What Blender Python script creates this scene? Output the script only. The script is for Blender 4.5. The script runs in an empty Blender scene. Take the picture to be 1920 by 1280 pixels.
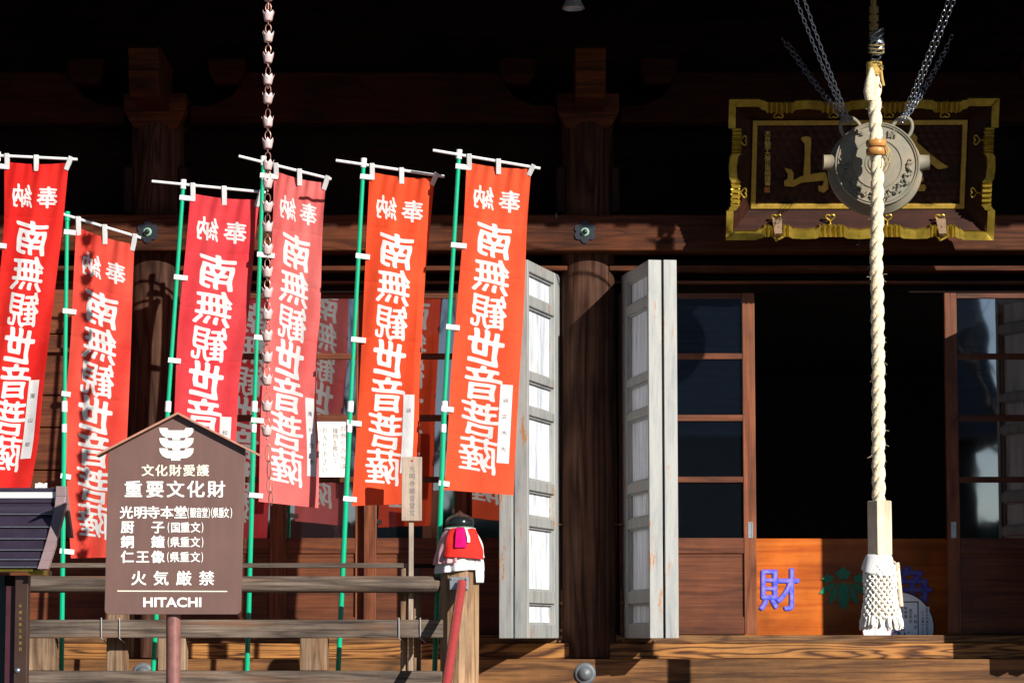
import bpy, bmesh, math, random
import numpy as np
from mathutils import Vector, Matrix, noise
from mathutils.geometry import tessellate_polygon
random.seed(11)
S = bpy.context.scene
COL = S.collection
PI = math.pi

# ------------------------------------------------------------------ camera
F = 5244.0                       # focal length in pixels of a 1920 px wide picture
CY, CZ = -14.6, 1.6              # camera stands 14.6 m before the door plane, eye 1.6 m
PITCH = math.atan(550.0 / F)
cd = bpy.data.cameras.new('camera'); cam = bpy.data.objects.new('camera', cd); COL.objects.link(cam)
cd.sensor_width = 36.0; cd.lens = F / 1920.0 * 36.0
cd.clip_start = 0.1; cd.clip_end = 900.0
cam.location = (0, CY, CZ); cam.rotation_euler = (PI / 2 + PITCH, 0, 0)
S.camera = cam

# ------------------------------------------------------------------ light
SUN = Vector((-0.764, 1.0, -0.56)).normalized()       # travel direction of the light
ELEV = math.asin(-SUN.z); AZ = math.atan2(-SUN.x, -SUN.y)
w = bpy.data.worlds.new('World'); S.world = w; w.use_nodes = True
nt = w.node_tree
sky = nt.nodes.new('ShaderNodeTexSky'); sky.sky_type = 'NISHITA'; sky.sun_disc = False
sky.sun_elevation = ELEV; sky.sun_rotation = AZ
sky.dust_density = 0.25; sky.air_density = 0.7; sky.ozone_density = 2.0
bg = nt.nodes['Background']; bg.inputs[1].default_value = 0.05
nt.links.new(sky.outputs[0], bg.inputs[0])
ld = bpy.data.lights.new('sun', 'SUN'); ld.energy = 5.0; ld.angle = math.radians(0.5); ld.color = (1.0, 0.95, 0.87)
sun = bpy.data.objects.new('sun', ld); COL.objects.link(sun); sun.location = (8, -12, 9)
sun.rotation_euler = SUN.to_track_quat('-Z', 'Y').to_euler()
vs = S.view_settings
vs.view_transform = 'Standard'; vs.look = 'None'; vs.exposure = 0.55; vs.gamma = 1.0; vs.use_curve_mapping = False

def P(px, py, Y):
    """world point seen at picture point (px, py) on the upright plane y = Y"""
    v = (640.0 - py) / F
    yc = math.cos(PITCH) - v * math.sin(PITCH)
    zc = math.sin(PITCH) + v * math.cos(PITCH)
    t = (Y - CY) / yc
    return Vector(((px - 960.0) / F * t, Y, CZ + zc * t))
def X(px, Y, py=760): return P(px, py, Y).x
def Z(py, Y): return P(960, py, Y).z

# ------------------------------------------------------------------ mesh builder
class MB:
    def __init__(s): s.v = []; s.f = []; s.sm = []
    def add(s, vs_, fs_, smooth=False):
        n = len(s.v); s.v += [Vector(p) for p in vs_]
        for f in fs_: s.f.append(tuple(i + n for i in f)); s.sm.append(smooth)
        return s
    def box(s, x0, x1, y0, y1, z0, z1):
        p = [(x, y, z) for z in (z0, z1) for y in (y0, y1) for x in (x0, x1)]
        return s.add(p, [(0, 2, 3, 1), (4, 5, 7, 6), (0, 1, 5, 4), (2, 6, 7, 3), (0, 4, 6, 2), (1, 3, 7, 5)])
    def pbox(s, px0, px1, py0, py1, ya, yb):
        pm = (py0 + py1) / 2
        return s.box(P(px0, pm, ya).x, P(px1, pm, ya).x, ya, yb, Z(py1, ya), Z(py0, ya))
    def hexa(s, a, b):
        """two matching quads a, b (lists of four points) joined to a solid"""
        return s.add(list(a) + list(b), [(0, 1, 2, 3), (7, 6, 5, 4), (0, 4, 5, 1), (1, 5, 6, 2), (2, 6, 7, 3), (3, 7, 4, 0)])
    def tube(s, pts, r, n=8, cap=True, smooth=True, closed=False):
        pts = [Vector(p) for p in pts]; k = len(pts)
        rs = r if isinstance(r, (list, tuple)) else [r] * k
        rings = []; prev = None
        for i, p in enumerate(pts):
            if closed: t = pts[(i + 1) % k] - pts[i - 1]
            else: t = pts[min(i + 1, k - 1)] - pts[max(i - 1, 0)]
            t.normalize()
            if prev is None:
                a = Vector((0, 0, 1)) if abs(t.z) < 0.9 else Vector((1, 0, 0))
                u = t.cross(a).normalized()
            else:
                u = (prev - t * prev.dot(t)).normalized()
            prev = u; wv = t.cross(u)
            rings.append([p + (u * math.cos(2 * PI * j / n) + wv * math.sin(2 * PI * j / n)) * rs[i] for j in range(n)])
        vv = [q for g in rings for q in g]; ff = []
        for i in range(k if closed else k - 1):
            for j in range(n):
                a = i * n + j; b = i * n + (j + 1) % n; i2 = (i + 1) % k
                ff.append((a, b, i2 * n + (j + 1) % n, i2 * n + j))
        s.add(vv, ff, smooth)
        if cap and not closed:
            s.add(rings[0], [tuple(range(n))[::-1]]); s.add(rings[-1], [tuple(range(n))])
        return s
    def lathe(s, prof, n=32, M=None, smooth=True, rad=None):
        """prof: (r, h) along the local z axis; rad(j, i) scales the radius"""
        vv = []
        for i, (r, h) in enumerate(prof):
            for j in range(n):
                q = r * (rad(2 * PI * j / n, i) if rad else 1)
                p = Vector((q * math.cos(2 * PI * j / n), q * math.sin(2 * PI * j / n), h))
                vv.append(M @ p if M else p)
        ff = []
        for i in range(len(prof) - 1):
            for j in range(n):
                ff.append((i * n + j, i * n + (j + 1) % n, (i + 1) * n + (j + 1) % n, (i + 1) * n + j))
        s.add(vv, ff, smooth)
        return s
    def poly(s, pts2, fn, d0, d1):
        """solid of a flat outline: fn(a, b, depth) gives the point"""
        n = len(pts2)
        tris = tessellate_polygon([[Vector((a, b, 0)) for a, b in pts2]])
        vv = [fn(a, b, d0) for a, b in pts2] + [fn(a, b, d1) for a, b in pts2]
        ff = [tuple(t) for t in tris] + [tuple(i + n for i in t[::-1]) for t in tris]
        ff += [(i, (i + 1) % n, (i + 1) % n + n, i + n) for i in range(n)]
        return s.add(vv, ff)
    def grid(s, nu, nv, fn, smooth=True, flip=False):
        vv = [fn(i / nu, j / nv) for j in range(nv + 1) for i in range(nu + 1)]; ff = []
        for j in range(nv):
            for i in range(nu):
                a = j * (nu + 1) + i
                q = (a, a + 1, a + nu + 2, a + nu + 1)
                ff.append(q[::-1] if flip else q)
        return s.add(vv, ff, smooth)
    def build(s, name, mat, parent=None, origin=None, bevel=0, fixn=True):
        o0 = Vector(parent['_o']) if parent is not None else Vector(origin or (0, 0, 0))
        me = bpy.data.meshes.new(name)
        me.from_pydata([p - o0 for p in s.v], [], s.f); me.validate()
        if len(me.polygons) == len(s.sm): me.polygons.foreach_set('use_smooth', s.sm)
        if fixn:
            b = bmesh.new(); b.from_mesh(me); bmesh.ops.recalc_face_normals(b, faces=b.faces); b.to_mesh(me); b.free()
        if any(s.sm) and fixn: me.set_sharp_from_angle(angle=math.radians(42))
        me.materials.append(mat)
        o = bpy.data.objects.new(name, me); COL.objects.link(o)
        o['_o'] = tuple(o0)
        if parent is not None: o.parent = parent
        else: o.location = o0
        if bevel:
            m = o.modifiers.new('bevel', 'BEVEL'); m.width = bevel; m.segments = 2; m.limit_method = 'ANGLE'; m.angle_limit = 0.7
        return o

def thing(name, label, cat, loc, group=None):
    o = bpy.data.objects.new(name, None); COL.objects.link(o); o.location = loc; o['_o'] = tuple(loc)
    o.empty_display_size = 0.1
    return tag(o, label, cat, group)
def tag(o, label, cat, group=None):
    o['label'] = label; o['category'] = cat
    if group: o['group'] = group
    return o
def copy_tree(o, parent=None):
    c = o.copy(); COL.objects.link(c)
    if parent is not None: c.parent = parent
    for ch in list(o.children): copy_tree(ch, c)
    return c

# ------------------------------------------------------------------ materials
def _new(name):
    m = bpy.data.materials.new(name); m.use_nodes = True
    t = m.node_tree; b = t.nodes['Principled BSDF']
    return m, t, b
def _ramp(t, stops):
    r = t.nodes.new('ShaderNodeValToRGB'); e = r.color_ramp.elements
    while len(e) > 1: e.remove(e[-1])
    e[0].position = stops[0][0]; e[0].color = (*stops[0][1], 1)
    for p, c in stops[1:]:
        q = e.new(p); q.color = (*c, 1)
    return r
def _coord(t, sc):
    c = t.nodes.new('ShaderNodeTexCoord'); m = t.nodes.new('ShaderNodeMapping'); m.inputs['Scale'].default_value = sc
    t.links.new(c.outputs['Object'], m.inputs[0]); return m
def _noise(t, vec, scale, detail=6, rough=0.6, dist=0.0):
    n = t.nodes.new('ShaderNodeTexNoise'); n.inputs['Scale'].default_value = scale; n.inputs['Detail'].default_value = detail
    n.inputs['Roughness'].default_value = rough; n.inputs['Distortion'].default_value = dist
    t.links.new(vec.outputs[0], n.inputs['Vector']); return n
def _mix(t, fac, a, b, mode='MIX'):
    m = t.nodes.new('ShaderNodeMix'); m.data_type = 'RGBA'; m.blend_type = mode
    for i, q in ((0, fac), (6, a), (7, b)):
        if hasattr(q, 'links'): t.links.new(q, m.inputs[i])
        elif isinstance(q, (int, float)): m.inputs[i].default_value = q
        else: m.inputs[i].default_value = (*q, 1)
    return m.outputs[2]
def _bump(t, b, src, strength=0.3, dist=0.01):
    n = t.nodes.new('ShaderNodeBump'); n.inputs['Strength'].default_value = strength; n.inputs['Distance'].default_value = dist
    t.links.new(src, n.inputs['Height']); t.links.new(n.outputs[0], b.inputs['Normal'])

def wood(name, dark, mid, light, axis='X', rough=0.6, rings=1.0, bump=0.35, wear=None, spec=0.3, freq=1.0, fine_w=0.77):
    m, t, b = _new(name)
    L = 1.0; A = 11.0
    sc = {'X': (L, A, A), 'Y': (A, L, A), 'Z': (A, A, L)}[axis]
    sc = tuple(q * freq for q in sc)
    mp = _coord(t, sc)
    big = _noise(t, mp, 0.55, 3, 0.5, 0.4)
    # growth rings: a smooth field cut into many levels
    mul = t.nodes.new('ShaderNodeMath'); mul.operation = 'MULTIPLY'; mul.inputs[1].default_value = 30.0 * rings
    t.links.new(big.outputs[0], mul.inputs[0])
    sn = t.nodes.new('ShaderNodeMath'); sn.operation = 'SINE'; t.links.new(mul.outputs[0], sn.inputs[0])
    ab = t.nodes.new('ShaderNodeMath'); ab.operation = 'ABSOLUTE'; t.links.new(sn.outputs[0], ab.inputs[0])
    h = t.nodes.new('ShaderNodeMath'); h.operation = 'POWER'; h.inputs[1].default_value = 0.6
    t.links.new(ab.outputs[0], h.inputs[0])
    mp2 = _coord(t, tuple(q * (2.6 if q > L * freq * 1.5 else 0.8) for q in sc)); fine = _noise(t, mp2, 4.2, 9, 0.72, 0.1)
    mixf = t.nodes.new('ShaderNodeMix'); mixf.inputs[0].default_value = fine_w
    t.links.new(h.outputs[0], mixf.inputs[2]); t.links.new(fine.outputs[0], mixf.inputs[3])
    r = _ramp(t, [(0.30, dark), (0.5, mid), (0.70, light)])
    t.links.new(mixf.outputs[0], r.inputs[0])
    c2 = _coord(t, (1, 1, 1))
    pat = _noise(t, c2, 2.3, 5, 0.6)
    rp = _ramp(t, [(0.3, (0.45, 0.45, 0.45)), (0.7, (1.25, 1.2, 1.15))]); t.links.new(pat.outputs[0], rp.inputs[0])
    col = _mix(t, 1.0, r.outputs[0], rp.outputs[0], 'MULTIPLY')
    if wear:
        wn = _noise(t, mp, 1.7, 7, 0.7); wr = _ramp(t, [(0.52, (0, 0, 0)), (0.72, (1, 1, 1))]); t.links.new(wn.outputs[0], wr.inputs[0])
        col = _mix(t, wr.outputs[0], col, wear)
    t.links.new(col, b.inputs['Base Color'])
    b.inputs['Roughness'].default_value = rough; b.inputs['Specular IOR Level'].default_value = spec
    _bump(t, b, mixf.outputs[0], bump, 0.004)
    return m

def plain(name, c, rough=0.5, metal=0.0, var=0.25, scale=20.0, bump=0.1, spec=0.5, c2=None, sc=(1, 1, 1), lo=0.35, hi=0.65, coat=0):
    m, t, b = _new(name)
    mp = _coord(t, sc); n = _noise(t, mp, scale, 6, 0.65)
    d = c2 or tuple(q * (1 - var) for q in c)
    r = _ramp(t, [(lo, d), (hi, c)]); t.links.new(n.outputs[0], r.inputs[0])
    t.links.new(r.outputs[0], b.inputs['Base Color'])
    b.inputs['Roughness'].default_value = rough; b.inputs['Metallic'].default_value = metal
    b.inputs['Specular IOR Level'].default_value = spec; b.inputs['Coat Weight'].default_value = coat
    if bump: _bump(t, b, n.outputs[0], bump, 0.003)
    return m

def cloth(name, c, trans=0.25, weave=900.0, fade=None, rough=0.85, printed=False):
    m, t, b = _new(name)
    mp = _coord(t, (1, 1, 1)); n = _noise(t, mp, 3.0, 4, 0.6)
    f = fade or tuple(q * 0.8 for q in c)
    r = _ramp(t, [(0.35, f), (0.65, c)]); t.links.new(n.outputs[0], r.inputs[0])
    wv = _noise(t, mp, weave, 2, 0.5)
    rw = _ramp(t, [(0.3, (0.88, 0.88, 0.88)), (0.7, (1.06, 1.06, 1.06))]); t.links.new(wv.outputs[0], rw.inputs[0])
    col = _mix(t, 1.0, r.outputs[0], rw.outputs[0], 'MULTIPLY')
    if printed:
        at = t.nodes.new('ShaderNodeAttribute'); at.attribute_name = 'print'
        pr_ = _ramp(t, [(0.44, (0, 0, 0)), (0.56, (1, 1, 1))]); t.links.new(at.outputs['Fac'], pr_.inputs[0])
        col = _mix(t, pr_.outputs[0], col, (0.88, 0.87, 0.86))
    t.links.new(col, b.inputs['Base Color']); b.inputs['Roughness'].default_value = rough
    b.inputs['Specular IOR Level'].default_value = 0.15
    cr = _noise(t, _coord(t, (1, 1, 0.5)), 26.0, 4, 0.55, 0.6); _bump(t, b, cr.outputs[0], 0.25, 0.01)
    tr = t.nodes.new('ShaderNodeBsdfTranslucent'); t.links.new(col, tr.inputs[0])
    mx = t.nodes.new('ShaderNodeMixShader'); mx.inputs[0].default_value = trans
    t.links.new(b.outputs[0], mx.inputs[1]); t.links.new(tr.outputs[0], mx.inputs[2])
    t.links.new(mx.outputs[0], t.nodes['Material Output'].inputs[0])
    return m

def worn_paint(name, base, grey, rust):
    m, t, b = _new(name)
    mp = _coord(t, (11, 11, 1.3)); n1 = _noise(t, mp, 1.7, 10, 0.7, 0.1)
    r = _ramp(t, [(0.34, grey), (0.42, tuple((a + c) / 2 for a, c in zip(base, grey))), (0.56, base)]); t.links.new(n1.outputs[0], r.inputs[0])
    m2 = _coord(t, (10, 10, 2.2)); n2 = _noise(t, m2, 1.5, 10, 0.78)
    r2 = _ramp(t, [(0.59, (0, 0, 0)), (0.61, (1, 1, 1))]); t.links.new(n2.outputs[0], r2.inputs[0])
    col = _mix(t, r2.outputs[0], r.outputs[0], rust)
    t.links.new(col, b.inputs['Base Color']); b.inputs['Roughness'].default_value = 0.42
    _bump(t, b, n2.outputs[0], 0.25, 0.004)
    return m

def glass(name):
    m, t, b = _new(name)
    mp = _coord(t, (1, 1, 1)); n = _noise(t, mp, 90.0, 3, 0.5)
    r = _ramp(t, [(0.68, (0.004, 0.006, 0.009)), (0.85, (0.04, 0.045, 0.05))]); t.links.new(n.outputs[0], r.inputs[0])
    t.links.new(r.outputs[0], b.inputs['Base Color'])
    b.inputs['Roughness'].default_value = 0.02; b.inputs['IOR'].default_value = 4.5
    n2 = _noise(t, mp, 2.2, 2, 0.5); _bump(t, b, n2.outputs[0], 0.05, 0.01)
    return m

M = {}
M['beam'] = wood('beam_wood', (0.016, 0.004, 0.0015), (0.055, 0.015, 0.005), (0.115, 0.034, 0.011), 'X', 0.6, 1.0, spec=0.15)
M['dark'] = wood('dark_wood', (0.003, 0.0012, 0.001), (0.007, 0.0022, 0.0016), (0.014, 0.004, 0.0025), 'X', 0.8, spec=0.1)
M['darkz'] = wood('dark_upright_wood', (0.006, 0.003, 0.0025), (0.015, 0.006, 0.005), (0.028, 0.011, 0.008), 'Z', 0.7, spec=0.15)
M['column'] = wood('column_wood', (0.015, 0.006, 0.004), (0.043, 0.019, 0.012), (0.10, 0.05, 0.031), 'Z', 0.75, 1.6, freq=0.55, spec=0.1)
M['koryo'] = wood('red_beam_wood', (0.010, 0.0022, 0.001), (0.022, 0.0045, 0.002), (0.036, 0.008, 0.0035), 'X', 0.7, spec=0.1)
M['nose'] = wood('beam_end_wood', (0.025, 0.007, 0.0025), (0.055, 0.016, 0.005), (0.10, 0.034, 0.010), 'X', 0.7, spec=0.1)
M['door'] = wood('door_wood_upright', (0.07, 0.018, 0.006), (0.15, 0.042, 0.015), (0.26, 0.082, 0.03), 'Z', 0.5, 0.7, bump=0.25)
M['doorx'] = wood('door_wood_level', (0.045, 0.012, 0.004), (0.095, 0.026, 0.009), (0.165, 0.05, 0.018), 'X', 0.5, 0.7, bump=0.25)
M['sill'] = wood('sill_wood', (0.022, 0.009, 0.003), (0.09, 0.038, 0.012), (0.25, 0.13, 0.05), 'X', 0.65, 1.5, 0.6)
M['figure'] = wood('figured_wood', (0.03, 0.009, 0.002), (0.12, 0.042, 0.009), (0.40, 0.18, 0.045), 'X', 0.55, 2.6, 0.6, freq=0.8, fine_w=0.62)
M['base'] = wood('base_beam_wood', (0.032, 0.012, 0.003), (0.105, 0.042, 0.011), (0.24, 0.11, 0.034), 'X', 0.65, 0.8, 0.4)
M['grey'] = wood('weathered_rail_wood', (0.03, 0.021, 0.016), (0.085, 0.063, 0.05), (0.19, 0.15, 0.12), 'X', 0.8, 0.9, 0.7, wear=(0.17, 0.08, 0.04))
M['greyz'] = wood('weathered_post_wood', (0.05, 0.03, 0.018), (0.17, 0.105, 0.062), (0.36, 0.25, 0.165), 'Z', 0.8, 0.9, 0.7, wear=(0.2, 0.09, 0.035))
M['newel'] = wood('newel_wood', (0.13, 0.068, 0.034), (0.29, 0.175, 0.095), (0.45, 0.30, 0.175), 'Z', 0.7, 0.8, 0.4)
M['tagwood'] = wood('tag_wood', (0.25, 0.19, 0.15), (0.38, 0.30, 0.24), (0.5, 0.41, 0.34), 'Z', 0.8, 0.9, 0.4)
M['box'] = wood('offertory_wood', (0.34, 0.058, 0.003), (0.48, 0.10, 0.006), (0.62, 0.16, 0.014), 'X', 0.4, 0.8, 0.15, freq=0.55)
M['pale'] = wood('pale_new_wood', (0.62, 0.47, 0.32), (0.74, 0.60, 0.43), (0.82, 0.70, 0.54), 'Z', 0.55, 0.6, 0.1)
M['ringwood'] = wood('turned_ring_wood', (0.34, 0.13, 0.03), (0.52, 0.23, 0.06), (0.66, 0.34, 0.11), 'X', 0.35, 0.7, 0.1)
M['plaquewood'] = wood('plaque_wood', (0.014, 0.0035, 0.002), (0.03, 0.008, 0.004), (0.052, 0.014, 0.007), 'X', 0.55, spec=0.2)
M['shutter'] = worn_paint('shutter_paint', (0.33, 0.335, 0.32), (0.19, 0.205, 0.215), (0.38, 0.155, 0.045))
M['panel'] = worn_paint('shutter_panel_paint', (0.72, 0.75, 0.80), (0.30, 0.345, 0.40), (0.46, 0.42, 0.36))
M['rust'] = plain('rusty_iron', (0.20, 0.085, 0.035), 0.75, 0.3, 0.6, 60)
M['iron'] = plain('dark_iron', (0.05, 0.055, 0.065), 0.42, 0.6, 0.4, 40)
M['steel'] = plain('chain_steel', (0.34, 0.39, 0.48), 0.3, 0.85, 0.2, 60, 0.05)
M['zinc'] = plain('zinc_plate', (0.42, 0.46, 0.5), 0.38, 0.8, 0.3, 40)
M['copper'] = plain('rain_chain_copper', (0.80, 0.60, 0.58), 0.42, 0.25, 0.25, 50)
M['copperlink'] = plain('rain_chain_wire', (0.42, 0.21, 0.17), 0.4, 0.5, 0.3, 50)
M['bronze'] = plain('gong_bronze', (0.27, 0.215, 0.15), 0.6, 0.0, 0, 10, 0.12, 0.25, c2=(0.155, 0.165, 0.13), lo=0.3, hi=0.7)
M['gold'] = plain('gilded_metal', (0.52, 0.36, 0.05), 0.3, 0.7, 0, 25, 0.1, c2=(0.30, 0.21, 0.025))
M['goldtext'] = plain('gilded_lettering', (0.52, 0.33, 0.05), 0.45, 0.3, 0.3, 40, 0.1)
M['goldbright'] = plain('bright_gilt_lettering', (0.66, 0.46, 0.10), 0.5, 0.1, 0.2, 40, 0.05)
M['wiregrey'] = plain('dull_tie_wire', (0.42, 0.42, 0.41), 0.5, 0.3, 0.2, 40)
M['seal'] = plain('orange_seal', (0.5, 0.16, 0.03), 0.5)
M['strap'] = plain('plaque_strap', (0.27, 0.175, 0.11), 0.45, 0.2)
M['blackpl'] = plain('black_flower_plate', (0.025, 0.03, 0.04), 0.42, 0.4)
M['domegrey'] = plain('grey_nail_dome', (0.13, 0.145, 0.16), 0.5, 0.1, 0.3, 20)
M['verd'] = plain('verdigris', (0.22, 0.42, 0.30), 0.6, 0.1, 0.3, 200)
M['glass'] = glass('dark_window_glass')
M['red1'] = cloth('red_cloth', (0.86, 0.036, 0.026), 0.32, fade=(0.76, 0.018, 0.016), printed=True)
M['red2'] = cloth('bright_red_cloth', (0.88, 0.11, 0.07), 0.32, fade=(0.82, 0.055, 0.04), printed=True)
M['red3'] = cloth('crimson_cloth', (0.86, 0.085, 0.095), 0.32, fade=(0.76, 0.04, 0.055), printed=True)
M['red4'] = cloth('faded_red_cloth', (0.89, 0.21, 0.195), 0.32, fade=(0.83, 0.135, 0.13), printed=True)
M['red5'] = cloth('orange_red_cloth', (0.92, 0.105, 0.036), 0.32, fade=(0.88, 0.075, 0.024), printed=True)
M['red6'] = cloth('vermilion_cloth', (0.94, 0.125, 0.05), 0.32, fade=(0.90, 0.095, 0.034), printed=True)
M['white'] = cloth('white_print', (0.86, 0.86, 0.86), 0.12)
M['tape'] = cloth('white_loop_cloth', (0.85, 0.85, 0.85), 0.15)
M['ink'] = plain('brush_ink', (0.03, 0.03, 0.035), 0.8)
M['inkgrey'] = plain('faded_ink', (0.24, 0.22, 0.21), 0.9)
M['green'] = plain('green_pole', (0.0, 0.40, 0.20), 0.25, 0, 0.1, 30, 0.02, coat=0.3)
M['whitepl'] = plain('white_plastic', (0.84, 0.84, 0.84), 0.35, 0, 0.05, 30, 0.02)
M['signbrown'] = plain('sign_brown', (0.165, 0.092, 0.078), 0.36, 0, 0, 5, 0.03, c2=(0.135, 0.076, 0.065), sc=(3, 3, 0.7))
M['signtrim'] = plain('sign_trim', (0.46, 0.22, 0.15), 0.45)
M['signpost'] = plain('sign_post_paint', (0.26, 0.11, 0.095), 0.38, 0, 0.35, 25)
M['letterw'] = plain('white_lettering', (0.86, 0.86, 0.82), 0.5, 0, 0.03)
M['lettery'] = plain('ivory_lettering', (0.85, 0.84, 0.62), 0.5, 0, 0.03)
M['rope'] = plain('rope_fibre', (0.86, 0.77, 0.58), 0.85, 0, 0, 130, 0.7, 0.2, c2=(0.52, 0.36, 0.16), lo=0.33, hi=0.56)
M['net'] = plain('tassel_cotton', (0.92, 0.90, 0.84), 0.9, 0, 0.12, 200, 0.3, 0.2)
M['oldrope'] = plain('old_cord', (0.34, 0.24, 0.09), 0.9, 0, 0.5, 120, 0.4, 0.2)
M['yarn'] = plain('yellow_cord', (0.62, 0.42, 0.12), 0.9, 0, 0.4, 120, 0.4, 0.2)
M['blue'] = plain('blue_paint', (0.03, 0.055, 0.66), 0.45, 0, 0, 30, 0.05, c2=(0.05, 0.07, 0.55))
M['leaf'] = plain('green_paint', (0.0, 0.27, 0.13), 0.5, 0, 0, 30, 0.05, c2=(0.02, 0.22, 0.095))
M['paleblue'] = plain('pale_blue_board', (0.80, 0.90, 0.96), 0.6, 0, 0.04, 10, 0.02)
M['rimred'] = plain('dark_red_rim', (0.10, 0.015, 0.012), 0.5)
M['paper'] = plain('white_paper', (0.82, 0.80, 0.78), 0.8, 0, 0.06, 15, 0.05)
M['paperb'] = plain('bluish_paper', (0.78, 0.87, 0.97), 0.8, 0, 0.04, 15, 0.05)
M['bibred'] = cloth('bib_red_cloth', (0.82, 0.035, 0.025), 0.15)
M['bibpink'] = cloth('bib_pink_cloth', (0.84, 0.50, 0.52), 0.2)
M['bibmag'] = cloth('bib_magenta_cloth', (0.72, 0.005, 0.18), 0.15)
M['finial'] = plain('finial_bronze', (0.04, 0.05, 0.05), 0.16, 0.7, 0.2, 20, 0.02)
M['finialgreen'] = plain('finial_verdigris', (0.10, 0.2, 0.13), 0.5, 0.2)
M['pipe'] = plain('red_handrail_paint', (0.34, 0.05, 0.05), 0.2, 0, 0.15, 20, 0.02, coat=0.6)
M['roofmetal'] = plain('purple_roof_metal', (0.048, 0.036, 0.062), 0.3, 0.3, 0.25, 12, 0.03)
M['barge'] = plain('mauve_bargeboard', (0.27, 0.19, 0.195), 0.45, 0.1, 0.12, 12)
M['postbrown'] = plain('brown_post_metal', (0.075, 0.042, 0.032), 0.35, 0.4, 0.2, 12)
M['darkred'] = plain('dark_red_panel', (0.055, 0.012, 0.02), 0.4)
M['darkgreen'] = plain('dark_green_panel', (0.008, 0.03, 0.03), 0.4)
M['stone'] = plain('gravel_court', (0.09, 0.085, 0.08), 0.9, 0, 0.3, 3, 0.3)
M['tile'] = plain('blue_grey_tiles', (0.075, 0.095, 0.14), 0.5, 0, 0.3, 8, 0.2)
M['plaster'] = wood('neighbour_boards', (0.01, 0.006, 0.005), (0.02, 0.013, 0.01), (0.035, 0.022, 0.018), 'Z', 0.8)
M['bark'] = plain('bare_bark', (0.085, 0.065, 0.05), 0.9, 0, 0.4, 20, 0.4)
M['chrome'] = plain('bell_metal', (0.55, 0.56, 0.58), 0.25, 0.5, 0.1, 20, 0.02)
M['inter'] = plain('interior_boards', (0.012, 0.008, 0.006), 0.9, 0, 0.3, 10)

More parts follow.
